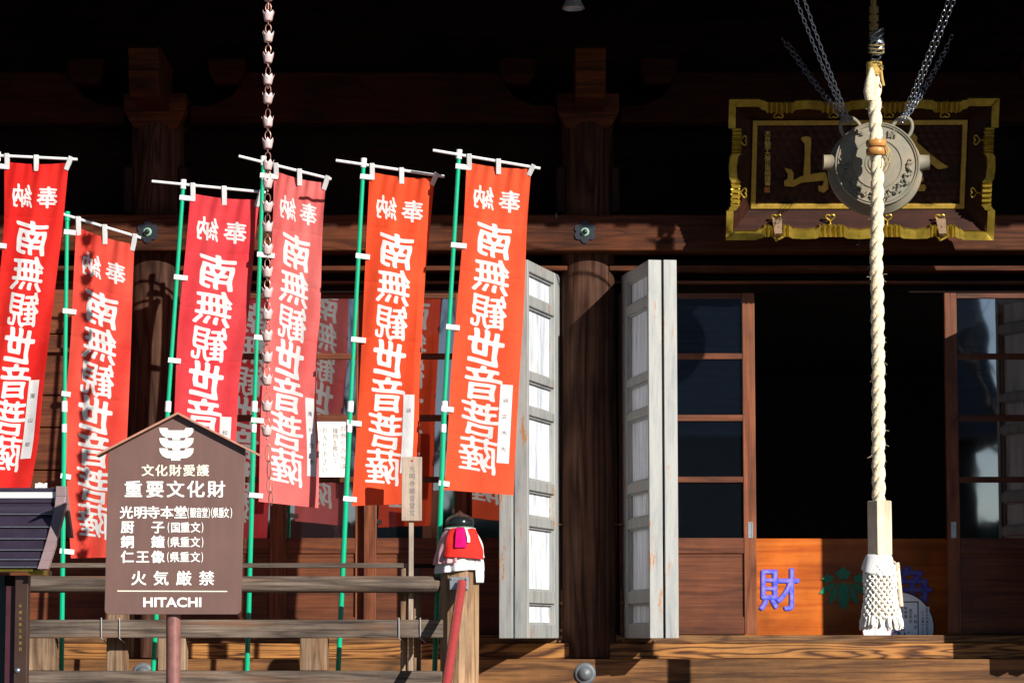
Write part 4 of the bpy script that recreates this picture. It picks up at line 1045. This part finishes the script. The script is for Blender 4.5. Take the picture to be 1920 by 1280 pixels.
# raised writing and dragons
mb = MB()
for chh, px in (('奉', 1612), ('納', 1673)):
    pts, fs, bb = glyph(chh, 0.01)
    fn = lambda a, b: P(a, b, YG - 0.0095)
    put(mb, chh, fn, px, 250 if px < 1640 else 251, 15, 15, 0.012)
o = mb.build('raised_lettering', M['bronze'], gd, fixn=False); mo = o.modifiers.new('thick', 'SOLIDIFY'); mo.thickness = .006; mo.offset = 0
rs = random.Random(8); mb = MB()
for (a0, a1, n) in ((176, 262, 26), (278, 368, 28)):
    pts = []
    for k in range(n * 3):
        a = math.radians(a0 + (a1 - a0) * k / (n * 3 - 1)); r = .155 + .012 * math.sin(k * .33) + .004 * math.sin(k * .9)
        pts.append(G0 + Vector((r * math.cos(a), -.004 - .004 * (1 + math.sin(k * .6)), r * math.sin(a))))
    mb.tube(pts, [.0062 + .0022 * math.sin(k * 2.1) for k in range(len(pts))], 7)
    for k in range(n):
        a = math.radians(a0 + (a1 - a0) * k / n + rs.uniform(-2, 2)); r = .155 + rs.uniform(-.018, .018)
        p = G0 + Vector((r * math.cos(a), -.004, r * math.sin(a))); d = Vector((rs.uniform(-1, 1), -.3, rs.uniform(-1, 1))) * .012
        mb.tube([p, p + d, p + d * 1.5 + Vector((d.z, 0, -d.x)) * .6], [.0045, .0038, .0014], 6)
mb.build('dragon_relief', M['bronze'], gd)
def chain(mb, a, b, ll=0.034, w_=0.0078, r=0.0018):
    a, b = Vector(a), Vector(b); L = (b - a).length; n = max(2, int(L / (ll - 2 * r - .001))); t = (b - a).normalized()
    u = t.cross(Vector((0.2, 1, 0.1))).normalized(); v = t.cross(u)
    for i in range(n):
        c_ = a + (b - a) * ((i + .5) / n) + Vector((0, 0, -0.02 * math.sin(PI * (i + .5) / n))); q = u if i % 2 else v
        q = (q * math.cos(.5) + (v if i % 2 else -u) * math.sin(.5))
        h = ll / 2 - w_; pts = []
        for k in range(7): an = -PI / 2 + PI * k / 6; pts.append(c_ + q * (w_ * math.sin(an)) + t * (h + w_ * math.cos(an)))
        for k in range(7): an = PI / 2 - PI * k / 6; pts.append(c_ + q * (w_ * math.sin(an)) - t * (h + w_ * math.cos(an)))
        mb.tube(pts, r, 6, closed=True)
for (e, tops) in (((1592, 228, YG + .02), [((1470, -60), -2.0), ((1487, -60), -2.0), ((1466, 72), -0.95), ((1478, 80), -0.95)]),
                  ((1690, 226, YG + .02), [((1800, -60), -2.0), ((1812, -60), -2.0), ((1786, 66), -0.95), ((1778, 90), -0.95)])):
    for i, (tp, ty) in enumerate(tops):
        mb = MB(); chain(mb, P(e[0] + (i % 2) * 6 - 3, e[1] + 4, e[2] + (0 if i < 2 else .02)), P(*tp, ty)); mb.build('chain', M['steel'], gong)

# ================================================================== bell rope
YP = -1.45
rp = thing('bell_rope', 'thick twisted cream rope with wooden handle and white netted tassel', 'bell rope', P(1650, 1180, YP))
path = [(1641, 150), (1640, 190), (1642, 250), (1645, 330), (1645, 420), (1643, 480), (1645, 560), (1647, 700), (1647, 850), (1648, 945)]
def along(py):
    for (x0, y0), (x1, y1) in zip(path[:-1], path[1:]):
        if py <= y1 or y1 == path[-1][1]: 
            k = (py - y0) / (y1 - y0); k = k * k * (3 - 2 * k) * .5 + k * .5; return P(x0 + (x1 - x0) * k, py, YP)
mb = MB(); N = 330
for s_ in range(3):
    pts = []; rs_ = []
    for i in range(N + 1):
        py = 120 + (945 - 120) * i / N; c_ = along(max(py, 150)) if py >= 150 else P(1641 - (150 - py) * .02, py, YP)
        th = 2 * PI * (py / 83.0 + s_ / 3.0) * -1
        pts.append(c_ + Vector((0.0155 * math.cos(th), 0.0155 * math.sin(th), 0))); rs_.append(0.0172 + 0.0006 * math.sin(i * 1.9 + s_))
    mb.tube(pts, rs_, 12)
mb.build('rope', M['rope'], rp)
# loose fibres
mb = MB(); rs = random.Random(2)
for k in range(160):
    py = rs.uniform(130, 940); c_ = along(max(py, 151)); th = rs.uniform(0, 2 * PI); d = Vector((math.cos(th), math.sin(th), 0))
    p0 = c_ + d * .026; p1 = c_ + d * rs.uniform(.034, .043) + Vector((rs.uniform(-.01, .01), 0, rs.uniform(-.015, .01))); mb.tube([p0, (p0 + p1) / 2 + Vector((0, 0, .004)), p1], .0006, 4)
mb.build('loose_fibres', M['rope'], rp)
# eye splice, whipping and knot above
mb = MB(); mb.tube([P(1636, 128, YP - .02), P(1632, 150, YP - .026), P(1629, 172, YP - .025), P(1630, 188, YP - .02)], [.015, .023, .026, .020], 14); mb.build('rope_end', M['rope'], rp)
mb = MB()
for k in range(13): 
    z = P(1639, 118 + k * 1.9, YP); mb.tube([z + Vector((.034 * math.cos(t), .034 * math.sin(t), .002 * math.sin(t + k))) for t in [2 * PI * j / 18 for j in range(18)]], .0042, 6, closed=True)
mb.tube([P(1648, 122, YP - .03), P(1655, 124, YP - .03), P(1652, 132, YP - .03), P(1654, 148, YP - .03), P(1657, 161, YP - .03)], .0065, 7)
mb.tube([P(1648, 124, YP - .03), P(1655, 130, YP - .035), P(1648, 136, YP - .03)], .0055, 7)
mb.build('cord_whipping', M['yarn'], rp)
mb = MB(); lo = [P(1638, 118, YP), P(1640, 100, YP)]
mb.tube([P(1635, 112, YP), P(1634, 100, YP), P(1640, 92, YP), P(1648, 98, YP), P(1650, 108, YP), P(1646, 113, YP)], .0075, 8, closed=True); mb.build('shackle', M['iron'], rp)
mb = MB(); rs = random.Random(5)
for k in range(9):
    a = rs.uniform(0, 6.28); pts = []
    for j in range(26):
        t = 2 * PI * j / 26 + a
        pts.append(P(1644, 78 + rs.uniform(-1, 1), YP) + Vector((.030 * math.cos(t), .026 * math.sin(t), -.045 + .0105 * k + .022 * math.sin(t + k))))
    mb.tube(pts, .0062, 6, closed=True)
mb.build('cord_knot', M['zinc'], rp)
mb = MB(); mb.tube([P(1639, 66, YP), P(1638, 20, YP), P(1637, -40, YP), P(1636, -160, YP)], .014, 10)
for k in range(24):
    z = P(1638.5, 14 + k * 2.3 + (4 if k % 7 > 4 else 0), YP); mb.tube([z + Vector((.0185 * math.cos(t), .0185 * math.sin(t), .005 * math.sin(t))) for t in [2 * PI * j / 14 for j in range(14)]], .0045, 6, closed=True)
for k in range(3):
    z = P(1643, 84 + k * 7, YP); mb.tube([z + Vector((.036 * math.cos(t), .034 * math.sin(t), .012 * math.sin(t))) for t in [2 * PI * j / 18 for j in range(18)]], .004, 6, closed=True)
mb.build('hanger_cord', M['oldrope'], rp)
c_ = along(277)
for z0, z1 in ((277.6, 292), (262.5, 276)):
    mb = MB(); a, b = P(1644, z1, YP).z, P(1644, z0, YP).z; h = b - a
    mb.lathe([(.03, a), (.045, a + .002), (.0488, a + h * .25), (.0488, a + h * .75), (.045, b - .002), (.03, b)], 40, Matrix.Translation((c_.x, YP, 0))); mb.build('wooden_ring', M['ringwood'], rp)
mb = MB(); rs = random.Random(9)
for (x0, y0, pts) in ((0, 0, [(1662, 272), (1668, 280), (1664, 292), (1660, 304), (1656, 312)]), (0, 0, [(1664, 276), (1672, 290), (1666, 306), (1660, 320)]), (0, 0, [(1660, 270), (1666, 285), (1670, 282), (1664, 288)])):
    mb.tube([P(a, b, YP - .045) for a, b in pts], .0022, 6)
mb.build('frayed_cord', M['yarn'], rp)
# square handle block, chamfered
mb = MB(); cb = P(1649.5, 990, YP); a, b = P(1649, 1041, YP).z, P(1649, 938, YP).z
mb.lathe([(.03, a), (.056, a + .001), (.058, a + .006), (.058, b - .006), (.054, b - .001), (.03, b)], 4, Matrix.Translation((cb.x, YP, 0)) @ Matrix.Rotation(math.radians(-18), 4, 'Z'), smooth=False); mb.build('handle_block', M['pale'], rp, bevel=0.002)
mb = MB(); zc0, zc1 = P(1650, 1040, YP).z, P(1650, 1072, YP).z
def capf(u, v):
    a = 2 * PI * u; r = .050 + .026 * v ** .5 + .004 * v * math.sin(5 * a + 1); z = zc0 + (zc1 - zc0) * v * (1.0 + .25 * math.sin(a + 2.7))
    return Vector((P(1648, 1050, YP).x + r * math.cos(a) - .004 * v, YP + r * math.sin(a) * .9, z))
mb.grid(60, 12, capf); o = mb.build('cloth_cap', M['tape'], rp, fixn=False); mo = o.modifiers.new('thick', 'SOLIDIFY'); mo.thickness = .004
tc = lambda v: (P(1650 + 3 * v, 1060 + 112 * v, YP), .0665 + .020 * v + .004 * math.sin(v * 9))
mb = MB()
for dr in (1, -1):
    for k in range(17):
        pts = []
        for i in range(44):
            v = i / 43; c_, r = tc(v * .88); a = 2 * PI * k / 17 + dr * v * 2.6
            rr = r + .0045 * math.sin(i * 1.42 * 1.0 + (k * 2.1 if dr > 0 else k * 2.1 + PI))
            pts.append(c_ + Vector((rr * math.cos(a), rr * math.sin(a) * .9, 0)))
        mb.tube(pts, .0052, 6)
for k in range(17):
    for j in range(14):
        v = j / 14; c_, r = tc(v * .88); a = 2 * PI * (k + .5 * (j % 2)) / 17
        mb.lathe([(0, -.006), (.006, -.003), (.007, 0), (.006, .003), (0, .006)], 6, Matrix.Translation(c_ + Vector(((r + .003) * math.cos(a), (r + .003) * .9 * math.sin(a), 0))))
mb.build('tassel_net', M['net'], rp)
mb = MB(); prf = []
for i in range(8):
    c_, r = tc(i / 7 * .93); prf.append((r - .012, c_.z))
mb.lathe(prf, 28, Matrix.Translation((tc(.5)[0].x, YP, 0)) @ Matrix.Scale(.9, 4, (0, 1, 0))); mb.build('tassel_core', M['rope'], rp)
mb = MB(); rs = random.Random(6)
for k in range(110):
    a = rs.uniform(0, 2 * PI); c_, r = tc(.84); r *= rs.uniform(.72, 1.05); p = c_ + Vector((r * math.cos(a), r * .9 * math.sin(a), 0)); p2 = tc(1.0)[0] + Vector((r * 1.10 * math.cos(a), r * math.sin(a), rs.uniform(-.016, .010)))
    mb.tube([p, (p + p2) / 2 + Vector((rs.uniform(-.005, .005), rs.uniform(-.004, .004), 0)), p2, p2 + Vector((rs.uniform(-.006, .006), 0, -.006))], [.0045, .0045, .0055, .003], 6)
mb.build('tassel_fringe', M['net'], rp)
mb = MB(); mb.tube([P(1682, 1054, YP - .02), P(1690, 1136, YP - .02)], .0105, 8, smooth=False); mb.tube([P(1676, 1052, YP - .02), P(1687, 1062, YP - .03)], .004, 6); mb.build('wooden_stick', M['pale'], rp)

# ================================================================== offertory box inside the doorway
YO = 0.67
ob = thing('offertory_box', 'orange brown wooden offertory box in the open doorway, blue characters and green leaf crest', 'offertory box', (P(1600, 1190, YO).x, YO, zf - .24))
mb = MB(); x0, x1 = P(1395, 1100, YO).x, P(1822, 1100, YO).x; mb.box(x0, x1, YO, YO + .03, zf - .24, Z(1009, YO)); fp = mb.build('front_panel', M['box'], ob, bevel=0.003)
mb = MB(); mb.box(x0, x0 + .03, YO + .0305, YO + .7, zf - .24, Z(1009, YO)); mb.box(x1 - .03, x1, YO + .0305, YO + .7, zf - .24, Z(1009, YO)); mb.box(x0 + .03, x1 - .03, YO + .67, YO + .7, zf - .24, Z(1009, YO)); mb.build('side_panel', M['box'], ob)
mb = MB()
for k in range(10): mb.box(x0 + .03, x1 - .03, YO + .06 + k * .06, YO + .08 + k * .06, Z(1014, YO) - .03, Z(1014, YO)); 
mb.build('slatted_top', M['box'], ob)
def solid_put(mb, chh, cx, cy, w_, h_, off, d0, d1):
    t = MB(); put(t, chh, lambda a, b: P(a, b, YO), cx, cy, w_, h_, off, True)
    bm = bmesh.new(); vs_ = [bm.verts.new(p) for p in t.v]
    for f in t.f:
        try: bm.faces.new([vs_[i] for i in f])
        except ValueError: pass
    bmesh.ops.remove_doubles(bm, verts=bm.verts, dist=1e-5)
    bm.verts.index_update(); n = len(bm.verts)
    vv = [v.co + Vector((0, d0, 0)) for v in bm.verts] + [v.co + Vector((0, d1, 0)) for v in bm.verts]
    ff = [tuple(v.index for v in f.verts) for f in bm.faces]
    for e in bm.edges:
        if len(e.link_faces) == 1: a, b = e.verts[0].index, e.verts[1].index; ff.append((a, b, b + n, a + n))
    mb.add(vv, ff); bm.free()
mb = MB(); solid_put(mb, '財', 1461, 1104, 76, 80, 0.020, -.006, .002); mb.build('blue_lettering', M['blue'], fp); mb = MB(); solid_put(mb, '浄', 1700, 1104, 96, 86, 0.020, -.006, .002); mb.build('blue_lettering', M['blue'], fp)
M['face'] = plain('mauve_paint', (0.30, 0.22, 0.46), 0.5, 0, 0, 28, 0.05, c2=(0.05, 0.08, 0.62))
mb = MB(); solid_put(mb, '財', 1461, 1104, 73, 77, 0.0, -.0075, .0); mb.build('lettering_face', M['face'], fp); mb = MB(); solid_put(mb, '浄', 1700, 1104, 93, 83, 0.0, -.0075, .0); mb.build('lettering_face', M['face'], fp)
# leaf crest
def leafshape(cx, cy, ang, L, wd):
    pts = []
    for k in range(9):
        u = k / 8; pts.append((u * L, wd * math.sin(PI * min(u ** .85, 1)) ** .8 * .5))
    pts = pts + [(a, -b) for a, b in pts[-2:0:-1]]
    ca, sa = math.cos(ang), math.sin(ang); return [(cx + a * ca - b * sa, cy + a * sa + b * ca) for a, b in pts]
def starshape(cx, cy, r):
    pts = []
    for k in range(10):
        a = -PI / 2 + PI * k / 5; q = r if k % 2 == 0 else r * .74; pts.append((cx + q * math.cos(a), cy + q * math.sin(a)))
    return pts
mb = MB(); fo = lambda a, b, d: P(1400 + a / 4.8, 1000 + b / 4.8, YO) + Vector((0, d, 0))
L1 = [(870, 432), (848, 442), (828, 480), (815, 560), (820, 610), (842, 655), (870, 690), (898, 655), (919, 610), (925, 560), (912, 480), (892, 442)]
L2 = [(836, 452), (802, 462), (771, 496), (748, 545), (738, 590), (736, 638), (772, 618), (798, 588), (806, 550), (818, 482)]
L3 = [(820, 446), (770, 447), (716, 463), (682, 492), (652, 538), (700, 538), (736, 532), (762, 486), (796, 456)]
F1 = [(866, 292), (896, 326), (942, 352), (914, 380), (906, 416), (866, 403), (826, 418), (816, 380), (788, 352), (836, 326)]
F2 = [(722, 352), (746, 376), (786, 385), (774, 410), (780, 434), (740, 436), (702, 452), (696, 420), (672, 406), (706, 380)]
mirx = lambda q_: [(1740 - a, b) for a, b in q_[::-1]]
for i, sh in enumerate((L1, L2, mirx(L2), L3, mirx(L3), F1, F2, mirx(F2))): mb.poly(sh, fo, -.005 - .0006 * i, .001)
mb.build('leaf_crest', M['leaf'], fp)
# round display board leaning before it
YD = 0.26
rb = thing('round_display_board', 'pale blue round board with handwritten sheets, behind the rope tassel', 'display board', (P(1684, 1190, YD).x, YD, zf - .24))
cdn = P(1684, 1176, YD); Rm = Matrix.Translation(cdn) @ Matrix.Rotation(PI / 2 + .06, 4, 'X')
mb = MB(); mb.lathe([(0, .006), (.186, .006), (.186, -.006), (0, -.006)], 64, Rm, smooth=False); db = mb.build('board', M['paleblue'], rb)
mb = MB(); mb.tube([Rm @ Vector((.190 * math.cos(2 * PI * k / 72), .190 * math.sin(2 * PI * k / 72), 0)) for k in range(72)], .0055, 8, closed=True); mb.build('rim', M['rimred'], rb)
fb = lambda a, b, d=.0075: Rm @ Vector(((a - 1684) * (YD - CY) / F, (1176 - b) * (YD - CY) / F, d))
mb = MB(); mb.hexa([fb(1628, 1129, .007), fb(1722, 1129, .007), fb(1722, 1222, .007), fb(1628, 1222, .007)], [fb(1628, 1129, .0062), fb(1722, 1129, .0062), fb(1722, 1222, .0062), fb(1628, 1222, .0062)])
mb.hexa([fb(1725, 1137, .007), fb(1742, 1137, .007), fb(1742, 1205, .007), fb(1725, 1205, .007)], [fb(1725, 1137, .0062), fb(1742, 1137, .0062), fb(1742, 1205, .0062), fb(1725, 1205, .0062)])
sh_ = mb.build('sheet', M['paperb'], db)
mb = MB()
column_text(mb, '弁財天', fb, 1716, 1150, 1180, 5.5, .012); column_text(mb, '毘沙門天', fb, 1707, 1141, 1168, 5.5, .012); column_text(mb, '布袋尊', fb, 1698, 1136, 1159, 5.5, .012); column_text(mb, '大黒天', fb, 1690, 1136, 1156, 5.5, .012)
column_text(mb, '左手中門奥の朱印堂', fb, 1737.5, 1138, 1192, 4.6, .008); column_text(mb, 'にてお頒けします', fb, 1729.5, 1143, 1192, 4.6, .008)
for (a, b, c_, d_) in ((1690, 1720, 1127, 1129), (1720, 1722, 1127, 1215), (1640, 1641.2, 1175, 1215)):
    mb.hexa([fb(a, c_, .0076), fb(b, c_, .0076), fb(b, d_, .0076), fb(a, d_, .0076)], [fb(a, c_, .0071), fb(b, c_, .0071), fb(b, d_, .0071), fb(a, d_, .0071)])
mb.build('lettering', M['ink'], sh_, fixn=False)
rs = random.Random(12)
for mat, n in (('bibred', 7), ('blue', 9), ('leaf', 8)):
    mb = MB()
    for k in range(n):
        a, b = rs.gauss(1688, 9), rs.uniform(1179, 1189); mb.poly(starshape(a, b, rs.uniform(1.2, 2.4)), lambda p, q_, d: fb(p, q_, .0078 + d + rs.uniform(0, .0004)), 0, .0004)
    mb.build('flower_print', M[mat], sh_, fixn=False)
# white notice on the glass
nb = MB(); YN_ = 0.068; q = [P(594, 790, YN_), P(648, 790, YN_), P(648, 894, YN_), P(594, 894, YN_)]; nb.hexa(q, [p + Vector((0, .003, 0)) for p in q])
no_ = nb.build('paper_notice', M['paper'], None, P(620, 894, YN_)); tag(no_, 'white handwritten paper notice stuck on the door glass between two banners', 'notice')
mb = MB(); fnn = lambda a, b: P(a, b, YN_ - .002)
for s_, x, y0, y1 in (('お参りの方は', 643, 796, 880), ('履物を脱いで', 629, 802, 868), ('お入り下さい', 609, 798, 888), ('どうぞ', 597, 800, 860)): column_text(mb, s_, fnn, x, y0, y1, 9, -.004)
mb.build('lettering', M['inkgrey'], no_, fixn=False)
# small bell high under the eaves
bl = thing('hanging_bell', 'small shiny metal bell hanging at the top of the picture', 'bell', P(1075, 18, -1.2))
cbp = P(1075, 18, -1.2); mb = MB(); mb.lathe([(.050, 0), (.056, .004), (.054, .012), (.046, .022), (.040, .04), (.036, .07), (.026, .09), (0, .096)], 36, Matrix.Translation(cbp)); mb.build('body', M['chrome'], bl)
mb = MB(); mb.tube([cbp + Vector((0, 0, .094)), cbp + Vector((0, 0, .5)), cbp + Vector((0, 0, 1.6))], .004, 6); mb.build('hanger', M['iron'], bl)
# hooks on the tie beam
mb = MB(); p = P(1043, 404, -.224); mb.tube([p + Vector((0, 0, .012)), p + Vector((0, -.01, .006)), p + Vector((0, -.012, -.01)), p + Vector((.006, -.014, -.016))], .003, 6)
p = P(1608, 455, -.224); mb.tube([p + Vector((.008, 0, .012)), p + Vector((.008, -.012, -.006)), p + Vector((0, -.014, -.014)), p + Vector((-.010, -.014, -.010))], .003, 6); mb.build('beam_hook', M['zinc'], hall)

# ================================================================== what stands behind the camera and mirrors in the glass
YH = -42.0
def mir(px, py):
    """point on y = YH seen in the door glass at (px, py)"""
    D = (0.08 - CY) + (0.08 - YH); v = (640.0 - py) / F
    k = D / (math.cos(PITCH) - v * math.sin(PITCH)); return (px - 960) / F * k, CZ + (math.sin(PITCH) + v * math.cos(PITCH)) * k
nh = thing('neighbouring_hall', 'tiled hall with a steep curved roof facing the temple across the court', 'hall', (mir(1480, 900)[0], YH - 8, 0))
rt = [(1700, 430), (1790, 480), (1832, 545), (1846, 620), (1854, 680), (1868, 735), (1890, 772), (1935, 800), (1935, 815)]
lf = [(2960 - a, b) for a, b in rt[::-1]]
mb = MB(); sil = [mir(*q_) for q_ in lf + rt]
mb.poly(sil, lambda a, b, d: Vector((a, d, b)), YH - 14, YH)
nr = mb.build('roof', M['tile'], nh)
mb = MB(); xa, xc = mir(1120, 815)[0], mir(1850, 815)[0]; mb.box(xa, xc, YH - 13, YH - 1, 0, sil[0][1]); mb.build('wall', M['plaster'], nh)
mb = MB()
for k in range(26):
    py = 450 + k * 14
    xr = next((a0 + (a1 - a0) * (py - b0) / (b1 - b0) for (a0, b0), (a1, b1) in zip(rt[:-1], rt[1:]) if b0 <= py <= b1), None)
    if xr: 
        a, z = mir(xr, py); a2, _ = mir(2960 - xr, py); mb.tube([(a2 + .1, YH + .02, z), (a - .1, YH + .02, z)], .06, 6)
mb.build('tile_rows', M['tile'], nr)

hb = MB(); rs = random.Random(21)
def hf(u, v):
    x = -45 + 90 * u; ang = PI * v
    n_ = noise.noise(Vector((x * .8, v * 5, 1.0))) * .5 + noise.noise(Vector((x * 2.6, v * 14, 4.0))) * .3 + rs.uniform(-.08, .08)
    return Vector((x, YH - 17 - 1.3 * math.cos(ang) * -1 + n_ * .8 * (-1 if v < .5 else 1), max(0, (4.6 + .8 * noise.noise(Vector((x * .15, 0, 7)))) * math.sin(ang) ** .35 + n_ * .7)))
hb.grid(420, 26, hf, False)
hg = hb.build('hedge', plain('dark_hedge_leaves', (0.03, 0.05, 0.02), 0.7, 0, 0.6, 6, 0.5), None, (0, YH - 17, 0)); tag(hg, 'tall dark evergreen hedge along the far side of the court', 'hedge')
def tree(x, y, h, seed, label):
    rs = random.Random(seed); t = thing('bare_tree', label, 'tree', (x, y, 0), 'bare trees across the court')
    tr, br = MB(), MB()
    def grow(p, d, L, r, lev):
        n = 5; pts = [p]; q = p.copy()
        for i in range(n):
            d = (d + Vector((rs.uniform(-.2, .2), rs.uniform(-.2, .2), rs.uniform(-.05, .18)))).normalized(); q = q + d * (L / n); pts.append(q.copy())
        (tr if lev == 0 else br).tube(pts, [r * (1 - .55 * i / n) for i in range(n + 1)], 6 if lev < 2 else 4, cap=False)
        if lev >= 4: return
        for k in range(4 if lev else 6):
            i = rs.randint(2, n); b = pts[i]
            nd = (d + Vector((rs.uniform(-1, 1), rs.uniform(-1, 1), rs.uniform(-.2, .7))) * .9).normalized(); grow(b, nd, L * rs.uniform(.5, .72), r * .45, lev + 1)
    grow(Vector((x, y, 0)), Vector((0, 0, 1)), h * .45, h * .022, 0)
    tr.build('trunk', M['bark'], t, fixn=False); br.build('branches', M['bark'], t, fixn=False)
tree(mir(2010, 700)[0], YH + 3, 10, 4, 'bare winter tree right of the neighbouring hall')
tree(mir(470, 700)[0], YH + 2, 12, 5, 'bare winter tree far across the court, left of the hall')
tree(mir(660, 700)[0], YH - 6, 13, 6, 'taller bare winter tree standing between the hall and another tree')

for o in bpy.data.objects:
    if '_o' in o: del o['_o']
